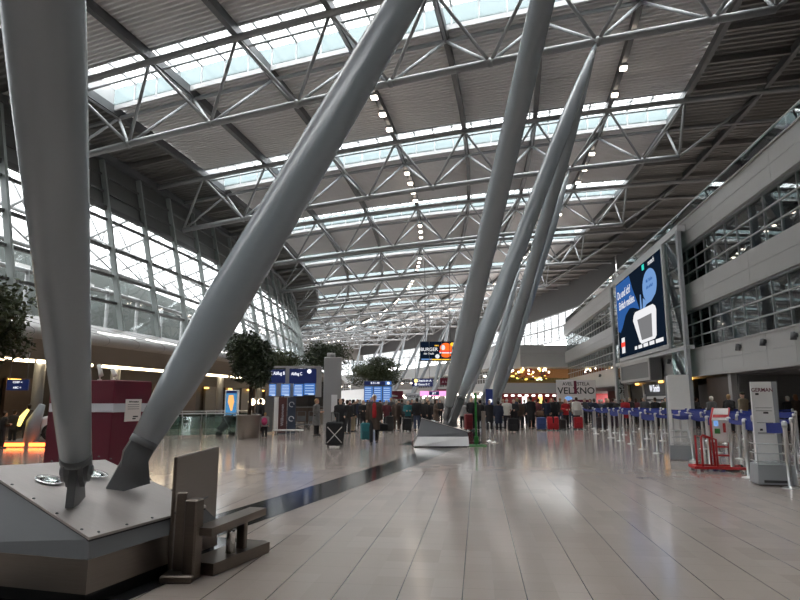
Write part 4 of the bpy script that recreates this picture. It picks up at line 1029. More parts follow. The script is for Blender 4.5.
# ---- two basket stands and the red baggage gauge
def basket_stand(label, c, rz, w_, h_, logo):
    e = empty('baggage_gauge', label, 'stand', c, rz)
    b = MB(); z = .4; k = .86
    b.hexa([(-w_/2,-.28,.03),(w_/2,-.28,.03),(w_/2,.28,.03),(-w_/2,.28,.03),(-w_/2*.92,-.26,z),(w_/2*.92,-.26,z),(w_/2*.92,.26,z),(-w_/2*.92,.26,z)]); b.build('base_box', M['greybox'], e)
    MB().box((0,-.275,.09), (w_*.7,.03,.05)).build('slot', M['black'], e)
    MB().hexa([(-.22,.16,.35),(.2,.16,.35),(.2,.24,.35),(-.22,.24,.35),(-.2,.16,h_),(.18,.16,h_),(.18,.22,h_),(-.2,.22,h_)]).build('back_panel', M['white'], e)
    MB().hexa([(.2,.15,.35),(.25,.15,.35),(.25,.28,.35),(.2,.28,.35),(.18,.15,h_),(.28,.15,h_),(.28,.26,h_),(.18,.26,h_)]).build('side_frame', M['greybox'], e)
    for q, z in enumerate((.46,.62,.80)):
        b = MB(); b.path([(-w_/2*.9,.2,z),(-w_/2*.9,-.24,z),(w_/2*.9,-.24,z),(w_/2*.9,.2,z)], .011, 6)
        if q == 0:
            for x in (-.2,-.1,0,.1,.2): b.tube((x,.2,z),(x,-.24,z),.006,n=6)
        b.build('wire_basket', M['steel_lt'], e)
    for x in (-w_/2*.9, w_/2*.9): MB().tube((x,-.24,.4),(x,-.24,.80), .011, n=6).build('wire_upright', M['steel_lt'], e)
    if logo:
        text(logo, .11, e, M['wine'], (.0,.152,h_-.17), (PX90,0,0), sx=.9); MB().box((-.1,.153,h_-.25), (.06,.01,.04)).build('print', M['ink'], e)
        b = MB()
        for z in (1.5,1.44,1.2,1.0,.98): b.box((0,.156,z), (.3,.006,.008))
        b.box((.03,.155,1.4), (.09,.01,.035)); b.box((-.08,.155,1.06), (.05,.01,.04)); b.build('print', M['ink'], e)
    return e
p = on_floor(768, 487); basket_stand('white baggage gauge stand with a red heading and wire baskets among the belt posts', (7.42, 12.35, 0), R_(-14), .70, 2.03, 'GERMAN')
p = on_floor(680, 460); basket_stand('grey baggage gauge stand seen from its edge, in front of the white partition', (7.95, 17.5, 0), R_(68), .52, 2.35, None)
e = empty('red_baggage_gauge', 'bright red tubular baggage gauge with a slanted white poster', 'stand', (7.52, 14.75, 0), R_(-12))
b = MB(); b.bar((-.5,-.28,.09),(.62,-.28,.09),.07,.06); b.bar((-.5,.28,.09),(.62,.28,.09),.07,.06); b.bar((-.5,-.3,.09),(-.5,.3,.09),.07,.06); b.bar((.45,-.3,.09),(.45,.3,.09),.07,.06); b.box((0,0,.07),(.95,.5,.03)); b.build('base_frame', M['red'], e)
b = MB(); b.path([(-.34,-.26,.1),(-.34,-.26,.80),(-.30,-.26,.84),(-.02,-.26,.74),(-.02,-.26,.1)], .025, 8); b.path([(-.34,.26,.1),(-.34,.26,.80),(-.02,.26,.74),(-.02,.26,.1)], .025, 8); b.build('basket_hoop', M['red'], e)
for y in (-.2,.2):
    b = MB(); b.path([(.36 if y < 0 else .36, y, .1),(.3,y,1.15),(.52,y,1.48)] if False else [(.02+(.36 if y > 0 else 0), .1, .1),(.0+(.36 if y > 0 else 0), .1, 1.17),(.14+(.36 if y > 0 else 0), .34, 1.46)], .03, 8); b.build('upright', M['red'], e)
for z in (.35,.55,.68,.86): MB().bar((.02,.1,z),(.37,.1,z),.03,.04).build('crossbar', M['red'], e)
MB().box((.185,.075,1.0), (.34,.02,.36)).build('poster', M['paper'], e); MB().box((.185,.075,.74), (.34,.02,.16)).build('poster', M['paper'], e)
MB().hexa([(.01,.06,1.18),(.35,.06,1.18),(.35,.08,1.18),(.01,.08,1.18),(.15,.31,1.46),(.49,.31,1.46),(.49,.33,1.46),(.15,.33,1.46)]).build('slanted_poster', M['paper'], e)
MB().box((.10,.06,1.10), (.1,.012,.13)).build('blue_picture', M['ad_light'], e); MB().box((.12,.06,.92), (.12,.012,.12)).build('green_picture', M['green'], e); MB().box((.28,.06,1.0), (.06,.012,.22)).build('red_picture', M['red'], e)
MB().hexa([(.05,.105,1.24),(.39,.105,1.24),(.39,.11,1.24),(.05,.11,1.24),(.08,.165,1.31),(.42,.165,1.31),(.42,.17,1.31),(.08,.17,1.31)]).build('red_stripe', M['red'], e)
for x, y in ((.62,-.28),(.62,.28)): MB().path([(x,y-.03,.07),(x,y+.03,.07)], .065, 14).build('wheel', M['rubber'], e)
for x, y in ((-.45,-.28),(-.45,.28)): MB().lathe([(.035,0),(.035,.06)], (x,y,0), 10).build('foot', M['steel_lt'], e)
# ---- belt posts
bp = MB().lathe([(.15,0),(.15,.012),(.12,.025),(.05,.04),(.042,.05),(.041,1.12),(.048,1.13),(.048,1.24),(.03,1.26)], n=16).mesh('post', M['post'])
bh = MB().lathe([(.051,1.135),(.051,1.235)], n=16).mesh('belt_head', M['steel_lt'])
rows = [
 [(583.5,429.5),(596,434),(611,438),(620.5,441),(631.5,444),(643,449.5),(658,453.5),(675,457),(694,461)],
 [(603,431),(615,433),(624,435),(647,439),(662.5,441),(682,444),(704,449),(718,453)],
 [(594,429),(609,430),(634,432),(652,434),(671,436),(690,438),(707.5,441),(726,444),(741,448)],
 [(694,461),(711,466),(733,471),(749.5,478)],
 [(718,453),(741,459),(757,463),(771,467),(797,474)],
 [(603.5,427.5),(621,428),(640.5,429),(662,430),(684.5,431),(708.5,432),(734,433),(762,434),(795,435)],
 [(665,433.5),(690.5,435),(716,437),(744,439.5),(772,442),(799,445)],
 [(741,448),(757,450),(778,453),(798,456)],
 [(749.5,478),(791,488.5)],
]
done = {}
n = 0
for ri, row in enumerate(rows):
    prev = None
    for (px, py) in row:
        key = (px, py)
        if key in done: prev = done[key]; continue
        p = on_floor(px, py); e = empty('belt_post', 'silver belt post with blue webbing in the check-in queue', 'post', p, group='belt posts of the check-in queue')
        for me in (bp, bh): o = bpy.data.objects.new(me.name, me); col.objects.link(o); o.parent = e
        if prev is not None:
            for z in (1.18, 1.08) if (n % 3 == 0) else (1.18,):
                b = MB(); a = Vector(prev.location); q = Vector(e.location)-a; k = 8
                pts = [-q+q*t/k+Vector((0,0,z-.07*math.sin(math.pi*t/k)*min(1, q.length/3))) for t in range(k+1)]
                for s_, t_ in zip(pts, pts[1:]): b.bar(s_, t_, .006, .10)
                b.build('belt', M['belt'], e)
        done[key] = e; prev = e; n += 1
# ================================================================== PEOPLE
def capsule(mb, pts, rad, n=12):
    pts = [Vector(p) for p in pts]
    mb.path(pts, rad, n)
    for p, r in ((pts[0], rad[0]), (pts[-1], rad[-1])): mb.ell(p, (r, r, r), nu=n, nv=8)
    for p, r in zip(pts[1:-1], rad[1:-1]): mb.ell(p, (r, r, r), nu=n, nv=8)
def oval(mb, levels, n=18):
    """levels: (x, y, z, rx, ry)"""
    mb.loft([[Vector((x+rx*math.cos(2*math.pi*j/n), y+ry*math.sin(2*math.pi*j/n), z)) for j in range(n)] for x, y, z, rx, ry in levels])
def remesh(mb, name, vox, smooth=4):
    me = mb.mesh('tmp', None); o = bpy.data.objects.new('tmp', me); col.objects.link(o)
    m = o.modifiers.new('r', 'REMESH'); m.mode = 'VOXEL'; m.voxel_size = vox; m.use_smooth_shade = True
    s = o.modifiers.new('s', 'SMOOTH'); s.factor = .5; s.iterations = smooth
    dg = bpy.context.evaluated_depsgraph_get(); ev = o.evaluated_get(dg)
    out = bpy.data.meshes.new_from_object(ev); out.name = name; bpy.data.objects.remove(o)
    out.materials.clear(); out.materials.append(None)
    return out
def lerp(a, b, t): return Vector(a)*(1-t)+Vector(b)*t
PROTO = {}
def proto(key, arms, legs, coat_hem, open_front=False, lean=0.0):
    """arms: {side: (elbow, wrist, hand_dir)}; legs: {side: (knee, ankle)}; front is -y"""
    sh = {s: Vector((s*.175, lean*.9, 1.415)) for s in (-1, 1)}; hip = {s: Vector((s*.09, 0, .92)) for s in (-1, 1)}
    hy = lean*1.2-.015
    b = MB()
    oval(b, [(0,0,.86,.15,.10),(0,0,.95,.165,.115),(0,lean*.3,1.08,.135,.10),(0,lean*.6,1.25,.165,.115),(0,lean*.9,1.38,.175,.10),(0,lean,1.45,.09,.07),(0,lean,1.48,.055,.055)])
    capsule(b, [(0,lean,1.42),(0,hy+.02,1.56)], [.062,.055])
    b.ell((0,hy,1.635), (.076,.095,.115), nu=20, nv=14); b.ell((0,hy-.025,1.575), (.058,.065,.055)); b.ell((0,hy-.09,1.545), (.03,.02,.02))
    capsule(b, [(0,hy-.088,1.645),(0,hy-.112,1.605)], [.011,.017], 8); b.ell((0,hy-.083,1.668), (.055,.018,.012))
    b.ell((0,hy-.086,1.572), (.026,.014,.010))
    for s in (-1, 1): b.ell((s*.078,hy+.01,1.63), (.012,.022,.034)); b.ell((s*.03,hy-.082,1.646), (.016,.012,.010))
    coat = MB(); trous = MB(); shoe = {}
    for s in (-1, 1):
        el, wr, hd_ = (Vector(v) for v in arms[s]); hd_ = hd_.normalized()
        capsule(b, [sh[s], el, wr], [.055,.042,.03]); capsule(b, [wr, wr+hd_*.05], [.03,.036]); capsule(b, [wr+hd_*.05, wr+hd_*.085], [.036,.03])
        sd = hd_.cross(Vector((1,0,0)) if abs(hd_.x) < .8 else Vector((0,1,0))).normalized(); nn = hd_.cross(sd).normalized()
        for q, l in zip((-1.5,-.5,.5,1.5), (.062,.075,.07,.052)):
            k0 = wr+hd_*.085+sd*q*.019; k1 = k0+hd_*l*.55+nn*(-s)*.008; k2 = k1+hd_*l*.35+nn*(-s)*.028
            capsule(b, [k0, k1, k2], [.0105,.0098,.009], 6)
        t0 = wr+hd_*.035-sd*.03; capsule(b, [t0, t0-sd*.028+hd_*.03, t0-sd*.03+hd_*.065], [.013,.011,.0095], 6)
        kn, an = (Vector(v) for v in legs[s])
        capsule(b, [hip[s], kn, an], [.085,.058,.04]); capsule(b, [an+Vector((0,.03,-.03)), an+Vector((0,-.13,-.045))], [.04,.032])
        capsule(trous, [hip[s]+Vector((0,0,.02)), lerp(hip[s],kn,.5), kn, lerp(kn,an,.6), an+Vector((0,0,.03))], [.108,.096,.08,.074,.07], 14)
        sh_ = MB(); f = an+Vector((0,0,-.035)); sh_.loft([[Vector((f.x+r*math.cos(2*math.pi*j/14)*.92, f.y-.05+(.155*r/.052)*math.sin(2*math.pi*j/14)*.95, z)) for j in range(14)] for z, r in ((an.z-.085,.05),(an.z-.065,.054),(an.z-.035,.05),(an.z-.01,.03))])
        shoe[s] = sh_
        capsule(coat, [sh[s]+Vector((-s*.03,0,.0)), sh[s]+Vector((s*.025,0,-.03)), lerp(sh[s],el,.6), el, lerp(el,wr,.6), wr-hd_*.01], [.08,.085,.07,.063,.055,.05], 12)
    oval(trous, [(0,0,.80,.14,.11),(0,0,.90,.178,.128),(0,0,1.0,.165,.12),(0,0,1.06,.15,.112)])
    k = 1.0; flare = .03 if coat_hem < .7 else 0
    lv = [(0,.0,coat_hem,.195+flare,.15+flare),(0,.0,max(coat_hem+.06,.84),.197+flare*.6,.15+flare*.5),(0,lean*.2,1.02,.18,.14),(0,lean*.5,1.2,.195,.145),(0,lean*.8,1.33,.205,.135),(0,lean*.95,1.43,.15,.10),(0,lean,1.475,.085,.08),(0,lean,1.50,.075,.075)]
    oval(coat, lv, 22)
    capsule(coat, [(-.15,lean*.9,1.415),(0,lean*.95,1.44),(.15,lean*.9,1.415)], [.075,.08,.075])
    P = {'body': remesh(b, 'body', .0105, 3), 'coat': remesh(coat, 'coat', .02, 4), 'trousers': remesh(trous, 'trousers', .02, 3)}
    P['shoe'] = {s: shoe[s].mesh('shoe', None) for s in (-1, 1)}
    for s in (-1, 1): P['shoe'][s].materials.append(None)
    ey = MB()
    P['eye'] = {s: MB().ell((s*.03,hy-.089,1.646), (.011,.006,.006), nu=8, nv=6).mesh('eye', M['eye']) for s in (-1, 1)}
    P['mouth'] = MB().ell((0,hy-.097,1.572), (.022,.005,.005), nu=8, nv=6).mesh('mouth', M['lip'])
    sh2 = MB(); 
    if open_front:
        oval(sh2, [(0,-.055,.93,.10,.108),(0,-.055,1.15,.11,.108),(0,lean*.8-.055,1.36,.095,.098),(0,lean-.03,1.47,.06,.065)], 14)
        P['sweater'] = sh2.mesh('sweater', None); P['sweater'].materials.append(None)
    P['hy'] = hy; P['lean'] = lean
    PROTO[key] = P
def hair_mesh(kind):
    b = MB()
    if kind in ('short', 'long'):
        b.ell((0,.022,1.665), (.088,.095,.100), nu=18, nv=12); b.ell((0,-.045,1.725), (.062,.05,.03))
        if kind == 'long':
            b.ell((0,.055,1.56), (.09,.055,.13)); 
            for s in (-1,1): b.ell((s*.075,.01,1.58), (.026,.05,.10))
        else:
            b.ell((0,.055,1.60), (.075,.045,.07))
    elif kind == 'cap':
        b.ell((0,.005,1.70), (.092,.108,.075), nu=18, nv=10); b.path([(-.088,.005,1.675),(0,-.1,1.672),(.088,.005,1.675),(0,.108,1.672)], .014, 6)
    elif kind == 'bald':
        b.ell((0,.075,1.61), (.075,.03,.045)); 
        for s in (-1,1): b.ell((s*.07,.035,1.62), (.014,.045,.035))
    elif kind == 'hood':
        b.ell((0,.02,1.64), (.115,.12,.145), nu=18, nv=12); b.ell((0,.03,1.5), (.12,.1,.06))
    return remesh(b, 'hair', .014, 2)
SL = {-1: (-.105,0,.085), 1: (.105,0,.085)}
stand = {s: ((s*.10,-.015,.49), SL[s]) for s in (-1, 1)}
down = {s: ((s*.235,.03,1.15), (s*.245,-.04,.90), (0,-.1,-1)) for s in (-1, 1)}
fold = {s: ((s*.245,.03,1.16), (s*.12,-.235,1.13), (-s*.5,-.8,.1)) for s in (-1, 1)}
walk = {-1: ((-.10,-.16,.51), (-.105,-.20,.085)), 1: ((.10,-.03,.50), (.10,.24,.12))}
proto('stand_short', down, stand, .80)
proto('stand_long', down, stand, .46)
proto('fold_short', fold, stand, .82, lean=-.02)
proto('fold_long', fold, stand, .50)
proto('walk_open', {-1: ((-.25,.02,1.14), (-.27,-.05,.88), (0,-.05,-1)), 1: ((.25,.05,1.14), (.27,.02,.88), (0,-.05,-1))}, walk, .52, True)
proto('pull_short', {-1: ((-.25,.10,1.17), (-.22,.22,.98), (0,.5,-.8)), 1: ((.235,-.02,1.15), (.2,-.2,1.0), (0,-.9,-.2))}, stand, .78)
proto('raise_short', {-1: down[-1], 1: ((.30,-.16,1.28), (.12,-.20,1.52), (-.5,-.1,.8))}, stand, .82)
proto('walk_short', {-1: ((-.24,.12,1.17), (-.25,.12,.93), (0,.1,-1)), 1: ((.24,-.07,1.16), (.24,-.26,1.0), (0,-.8,-.5))}, walk, .82)
HAIR = {k: hair_mesh(k) for k in ('short', 'long', 'cap', 'bald', 'hood')}
CM = {}
def cm(c, rough=.75):
    if c not in CM: CM[c] = mat('cloth_%d' % len(CM), c, rough, noise=.18, scale=14, bump=.25, bscale=18)
    return CM[c]
BK=(.012,.012,.014); BK2=(.022,.02,.02); NV=(.014,.02,.045); BR=(.06,.038,.028); GY=(.16,.155,.15); LG=(.30,.29,.28); RD=(.36,.009,.013); TL=(.02,.15,.17); BG=(.30,.24,.16); WH=(.60,.57,.52); DR=(.10,.015,.02); JN=(.03,.045,.09); PK=(.5,.05,.16); OL=(.05,.05,.03)
HB=(.04,.022,.012); HK=(.012,.01,.01); HG=(.38,.36,.34); HL=(.36,.23,.11); HW=(.6,.57,.52)
SK=[(.50,.29,.21),(.56,.35,.26),(.44,.25,.18)]
def put(me, nm, m, par):
    o = bpy.data.objects.new(nm, me); col.objects.link(o); o.parent = par
    if m: o.material_slots[0].link = 'OBJECT'; o.material_slots[0].material = m
    return o
def person(label, px, py, h, rot, key, coat, tro, hair, hc, group=None, shoe=BK, sweater=None, Y=None, sk=0):
    p = on_floor(px, py) if Y is None else Vector((at(px, 400, Y).x, Y, 0))
    e = empty('person', label, 'person', p, R_(rot), group); s = h/1.745; e.scale = (s, s, s)
    P = PROTO[key]
    put(P['body'], 'body', cm(SK[sk % 3], .55), e); put(P['coat'], 'coat', cm(coat), e); put(P['trousers'], 'trousers', cm(tro), e)
    for q in (-1, 1): put(P['shoe'][q], 'shoe', cm(shoe), e); put(P['eye'][q], 'eye', None, e)
    put(P['mouth'], 'mouth', None, e)
    ho = put(HAIR[hair], 'hood' if hair == 'hood' else 'hat' if hair == 'cap' else 'hair', cm(hc), e); ho.location = (0, P['hy']+.015, 0)
    if sweater: put(P['sweater'], 'sweater', cm(sweater), e)
    return e
G1 = 'travellers waiting left of the bright plinth'; G2 = 'travellers waiting right of the bright plinth'; G3 = 'travellers queueing behind the belts'; G4 = 'travellers at the check-in counters'
# px, py(feet), height, facing (0 = towards the viewer), pose ...
man = person('man in open brown coat over red sweater walking with a teal suitcase', 374, 444.5, 1.86, 4, 'walk_open', BR, BK, 'short', HW, sweater=RD)
P_ = [
 ('woman in a pale grey coat standing beside the grey information pillar', 316, 436, 1.72, 70, 'fold_long', GY, BK, 'short', HL, G1),
 ('man in black standing right behind the cross-taped black suitcase', 340, 440, 1.72, 175, 'pull_short', BK, BK, 'bald', HG, G1),
 ('person in a black jacket beside the man with the taped suitcase', 347, 434, 1.66, 150, 'stand_short', BK2, BK, 'short', HB, G1),
 ('person in black jacket and beige trousers raising one arm', 353, 431.5, 1.68, 120, 'raise_short', BK, BG, 'short', HK, G1),
 ('blonde woman in black just left of the man in the red sweater', 363, 431, 1.66, 200, 'fold_short', BK2, BK, 'long', HL, G1),
 ('woman in black with dark red scarf, right of the man in the red sweater', 386.5, 431.5, 1.64, 200, 'fold_short', DR, BK, 'short', HG, G1),
 ('man in dark brown jacket and brown trousers behind the walking man', 396.5, 430.5, 1.68, 170, 'stand_short', BR, BR, 'short', HG, G1),
 ('person in a teal jacket left of the bright plinth', 408, 430, 1.64, 160, 'fold_short', TL, BK, 'short', HG, G1),
 ('tall man in black jacket and jeans beside the teal jacket', 417, 430.5, 1.78, 190, 'stand_short', BK, JN, 'short', HK, G1),
 ('white haired person in black right of the man in jeans', 423, 430, 1.7, 185, 'stand_short', BK2, BK, 'short', HW, G1),
 ('short person in black just above the left corner of the bright plinth', 429, 429, 1.62, 170, 'stand_short', BK, BK, 'short', HB, G1),
 ('person in a long brown coat facing right beside the leaning column foot', 436, 429.5, 1.7, 80, 'fold_long', (.11,.075,.055), BK, 'long', HB, G1),
 ('person in beige trousers partly hidden behind the teal suitcase man', 380, 427, 1.65, 180, 'stand_short', BK, BG, 'cap', BK, G1),
 ('person in dark clothes with reddish hair, behind the blonde woman', 357, 426, 1.7, 180, 'stand_short', NV, BK, 'short', (.16,.05,.03), G1),
 ('person in dark grey at the back, between the brown jacket and the teal jacket', 402, 426, 1.7, 180, 'stand_short', (.05,.05,.055), BK, 'short', HB, G1),
 ('person in black beside the dark post of the display boards', 259.5, 433, 1.72, 150, 'stand_short', BK, BK, 'short', HK, None),
 # right of plinth 2
 ('person in black holding the dark red suitcase right of the leaning column', 472, 430, 1.8, 190, 'pull_short', BK, BK, 'short', HB, G2),
 ('person in pale jacket hidden behind the leaning column foot', 463, 429, 1.6, 170, 'stand_short', LG, BK, 'short', HK, G2),
 ('person in black between the green stand and the steel post', 480.5, 430.5, 1.68, 180, 'stand_short', BK2, BK, 'short', HK, G2),
 ('person in a long black coat right of the steel post', 490, 431, 1.66, 160, 'stand_long', BK, BK, 'short', HK, G2),
 ('person in a quilted navy jacket, second right of the steel post', 499, 431.5, 1.62, 175, 'stand_long', NV, BK, 'short', HK, G2),
 ('man with a cream jacket and reddish face beside the navy jacket', 507.5, 430.5, 1.76, 165, 'fold_short', WH, BK, 'bald', HG, G2),
 ('broad person in black right of the cream jacket', 514.5, 430.5, 1.72, 180, 'fold_short', BK, BK, 'short', HB, G2),
 ('person in dark brown at the left side of the gap in the queue', 520.5, 430, 1.68, 190, 'stand_short', BR, BK, 'short', HB, G2),
 ('tall person in a long black coat right of the gap in the queue', 531.5, 429, 1.86, 190, 'stand_long', BK, BK, 'short', HB, G2),
 ('person with dark red scarf at the blue suitcase', 539, 428.5, 1.76, 120, 'fold_short', DR, BK, 'short', HB, G2),
 ('person in dark blue hair and jacket behind the blue suitcase', 547, 427.5, 1.74, 190, 'stand_short', NV, BK, 'short', HK, G2),
 ('man in a black jacket behind the bright red suitcase', 556, 428, 1.84, 200, 'stand_short', BK, BK, 'short', HB, G2),
 ('fair haired woman in a red jacket and black trousers', 566.5, 429, 1.72, 200, 'fold_short', RD, BK, 'long', HL, G2),
 ('person in a white jacket right of the woman in the red jacket', 577.5, 427, 1.84, 175, 'stand_short', WH, BK, 'short', HB, G2),
 ('person in dark brown seen between the cream jacket and the gap', 525, 425, 1.7, 180, 'stand_short', BK, BK, 'short', HL, G2),
 ('person in black half hidden by the tall long black coat', 536, 424.5, 1.66, 180, 'stand_short', BK2, BK, 'short', HK, G2),
 # queue behind belts
 ('person in a navy jacket behind the first belt posts', 595.5, 428, 1.76, 185, 'fold_short', NV, JN, 'short', HB, G3),
 ('person with a pale hat in dark blue behind the first belt posts', 603, 427.5, 1.68, 180, 'stand_short', (.04,.05,.07), BK, 'cap', WH, G3),
 ('fair haired person in black, left of the red coat in the queue', 609.5, 427, 1.76, 190, 'stand_short', BK, BK, 'long', HL, G3),
 ('person in dark grey directly left of the long red coat', 617, 426, 1.72, 180, 'fold_short', BK2, BK, 'short', HG, G3),
 ('woman in a long red coat standing in the queue behind the belts', 626.5, 426, 1.78, 160, 'fold_long', RD, BK, 'short', HG, G3),
 ('person in black directly right of the long red coat', 631.5, 425, 1.82, 190, 'stand_short', BK, BK, 'short', HL, G3),
 ('grey haired man in a grey jacket in front of the shop shelves', 646.5, 428.2, 1.86, 185, 'stand_short', (.10,.10,.105), BK, 'short', HG, G3),
 ('person in black right of the grey jacket in the queue', 657, 428.2, 1.82, 180, 'fold_short', BK, BK, 'short', HB, G3),
 ('person with a brown fur collar left of the white partition', 667.5, 428.2, 1.82, 190, 'stand_short', OL, BK, 'short', HK, G3),
 ('person in black in front of the white partition, right of the grey gauge', 687, 428.2, 1.82, 170, 'stand_short', BK, BK, 'short', HB, G3),
 ('stooping person in dark clothes in front of the brown panel', 698, 428.2, 1.82, 100, 'fold_short', BK2, BK, 'short', HB, G3),
 ('person in black with pale papers at the edge of the white partition', 680.5, 428.2, 1.82, 180, 'fold_short', BK, BK, 'short', HK, G3),
 # counters
 ('white haired person in a grey jacket in the check-in recess', 714, 432.5, 1.86, 190, 'stand_short', (.11,.11,.11), BK, 'short', HW, G4),
 ('man in black holding papers at the first check-in screens', 731.5, 433, 1.95, 120, 'fold_short', BK, BK, 'short', HL, G4),
 ('man in a beige jacket with a dark cap standing at check-in', 746, 433.5, 2.05, 200, 'stand_short', BG, BK, 'cap', OL, G4),
 ('person in dark clothes behind the white baggage gauge', 757, 433.5, 1.86, 180, 'stand_short', BK2, BK, 'short', HB, G4),
 ('white haired person at the counters right of the white baggage gauge', 791, 433, 1.86, 185, 'stand_short', BK, BK, 'short', HW, G4),
 ('brown haired person at the counters at the right edge of the photo', 799, 433, 1.95, 185, 'stand_short', BR, BK, 'long', (.20,.09,.04), G4),
]
for k, (lab, px, py, h, rot, key, coat, tro, hair, hc, grp) in enumerate(P_):
    if k % 3 == 1 and rot > 140 and grp != G4: rot = (rot*37) % 70-35
    person(lab, px, py, h, rot, key, coat, tro, hair, hc, grp, sk=k)
rnd = random.Random(5)
for k, px in enumerate((326,331,343,350,360,368,371,391,399,412,414,427,433,440,476,487,495,503,517,528,543,551,560,571,585,590,599,606,613,622,636,642,652,662)):
    Y = rnd.uniform(40, 47); c_ = rnd.choice([BK, BK2, NV, BK, BR, (.05,.05,.055), DR, OL])
    person('dark clothed traveller in the second row of the crowd, partly hidden', px, 0, rnd.uniform(1.66,1.84), rnd.uniform(-60,60) if k % 2 else rnd.uniform(120,240), rnd.choice(['stand_short','fold_short','stand_long']), c_, rnd.choice([BK, BK2, JN]), rnd.choice(['short','short','long','cap']), rnd.choice([HB, HK, HG, HL]), 'travellers in the second row of the crowd', Y=Y, sk=k)
child = person('small child with a pink backpack in front of the display boards', 264.5, 438.5, 1.12, 180, 'stand_short', LG, BK, 'short', HL)
# child's backpack is held: separate thing
def bag(name, label, cat, p, rz, parts, group=None):
    e = empty(name, label, cat, p, R_(rz), group)
    for nm, mb, m in parts: mb.build(nm, m, e)
    return e
c = child.location
bag('backpack', 'pink backpack worn by the small child', 'bag', (c.x, c.y-.13, .62), 0, [('bag', MB().ell((0,0,.12), (.13,.09,.17)), cm(PK)), ('pocket', MB().ell((0,-.07,.06), (.09,.05,.08)), cm((.35,.03,.1)))])
def suitcase(label, p, rz, w, d, h, c, tape=False, handle=True, group='suitcases', band=None, top=None, wheels=True):
    e = empty('suitcase', label, 'suitcase', p, R_(rz), group)
    z0 = .06 if wheels else 0
    MB().bbox((0,0,z0+h/2), (w,d,h), b=.045).build('shell', cm(c, .5), e)
    if handle:
        MB().path([(-w*.22,d*.25,z0+h-.02),(-w*.22,d*.25,z0+h+.32),(w*.22,d*.25,z0+h+.32),(w*.22,d*.25,z0+h-.02)], .014, 8).build('telescopic_handle', M['steel_dk'], e)
    MB().path([(-.09,-.0,z0+h-.01),(-.07,0,z0+h+.03),(.07,0,z0+h+.03),(.09,0,z0+h-.01)], .014, 8).build('carry_handle', M['black'], e)
    if wheels:
        for x in (-w*.38, w*.38):
            for y in (-d*.32, d*.32): MB().path([(x-.02,y,.05),(x+.02,y,.05)], .05, 12).build('wheel', M['rubber'], e)
    if tape:
        for a, b_ in (((-w*.42,z0+h*.12),(w*.42,z0+h*.8)),((w*.42,z0+h*.12),(-w*.42,z0+h*.8))):
            MB().bar((a[0],-d/2-.008,a[1]),(b_[0],-d/2-.008,b_[1]),.012,.03).build('tape', M['paper'], e)
    if band: MB().bbox((0,0,z0+h/2), (w*.16,d+.02,h+.01), b=.02).build('strap', cm(band), e)
    b = MB(); b.bbox((0,-d/2-.012,z0+h*.3), (w*.72,.03,h*.42), b=.012); 
    if not tape: b.build('front_pocket', cm(tuple(v*.8 for v in c), .5), e)
    return e
p = on_floor(334.5, 447); suitcase('black suitcase taped with a pale cross standing on the floor', (p.x, p.y, 0), 4, .62, .38, .82, BK, True)
MB().bbox((0,-.2,.02), (.35,.02,.035), b=.005).build('skid', M['white'], bpy.data.objects[[o.name for o in bpy.data.objects if o.name.startswith('suitcase')][-1]])
# hand positions of the walking man
s_ = 1.86/1.745; ml = man.location
def hand(s): return man.matrix_basis@Vector((s*.27, -.05 if s < 0 else .02, .80))
ph = hand(-1); e = suitcase('teal soft suitcase carried by the man in the red sweater', (ph.x+.0, ph.y, ph.z-.66), 6, .46, .24, .62, TL, handle=False, wheels=False)
ph = hand(1); e = empty('shoulder_bag', 'black bag carried in the other hand of the man in the red sweater', 'bag', (ph.x+.05, ph.y, ph.z-.36))
MB().bbox((0,0,.15), (.42,.18,.3), b=.05).build('bag', cm(BK), e); MB().path([(-.1,0,.29),(-.06,0,.36),(.06,0,.36),(.1,0,.29)], .014, 8).build('handle', M['black'], e)
for lab, px, py, w, d, h, c, band, rz in (
 ('blue suitcase standing left of the bright red one', 541, 430.3, .50, .3, .66, (.025,.06,.20), None, 5),
 ('bright red suitcase with a black strap', 552.5, 430.5, .60, .34, .70, (.48,.012,.02), BK, -4),
 ('red suitcase below the pale box beside the first belt post', 577.8, 429.5, .48, .3, .66, (.40,.015,.025), None, 3),
 ('dark red tall suitcase right of the leaning column', 468.5, 430.5, .44, .3, .86, (.17,.012,.018), None, 10),
 ('dark brown suitcase behind the first belt posts', 601, 429, .55, .3, .64, (.03,.02,.025), None, 0),
 ('black suitcase in front of the person in the cream jacket', 513, 432, .60, .34, .66, BK, None, -5),
 ('small black suitcase right of the bright red one', 562, 429.8, .34, .26, .56, BK2, None, 8),
 ('black suitcase beside the teal jacket', 407, 431.5, .52, .3, .66, BK, None, 0),
 ('black trolley case with a pale tag next to the woman with the dark red scarf', 389.5, 432.5, .42, .3, .78, BK2, None, 10),
 ('dark purple suitcase behind the belts, left of the long red coat', 613, 427.5, .5, .3, .62, (.04,.02,.035), None, 0)):
    p = on_floor(px, py); suitcase(lab, (p.x, p.y-.15, 0), rz, w, d, h, c, band=band, handle=False)
p = on_floor(577.8, 429.5); bag('cardboard_box', 'pale grey box resting on the red suitcase', 'box', (p.x, p.y-.1, .80), 4, [('box', MB().bbox((0,0,.14), (.42,.3,.27), b=.02), M['panel_lt']), ('lid', MB().bbox((0,0,.28), (.44,.32,.03), b=.01), M['panel'])])
p = on_floor(540.5, 429.5); bag('travel_bag', 'brown travel bag on top of the blue suitcase', 'bag', (p.x, p.y-.05, .75), 0, [('bag', MB().bbox((0,0,.16), (.42,.24,.32), b=.06), cm((.13,.07,.04))), ('handle', MB().path([(-.1,0,.31),(-.07,0,.4),(.07,0,.4),(.1,0,.31)], .014, 8), M['black'])])
p = on_floor(225, 436)
e = empty('pushchair', 'black pushchair left of the steel planter', 'pushchair', (p.x, p.y, 0), R_(30))
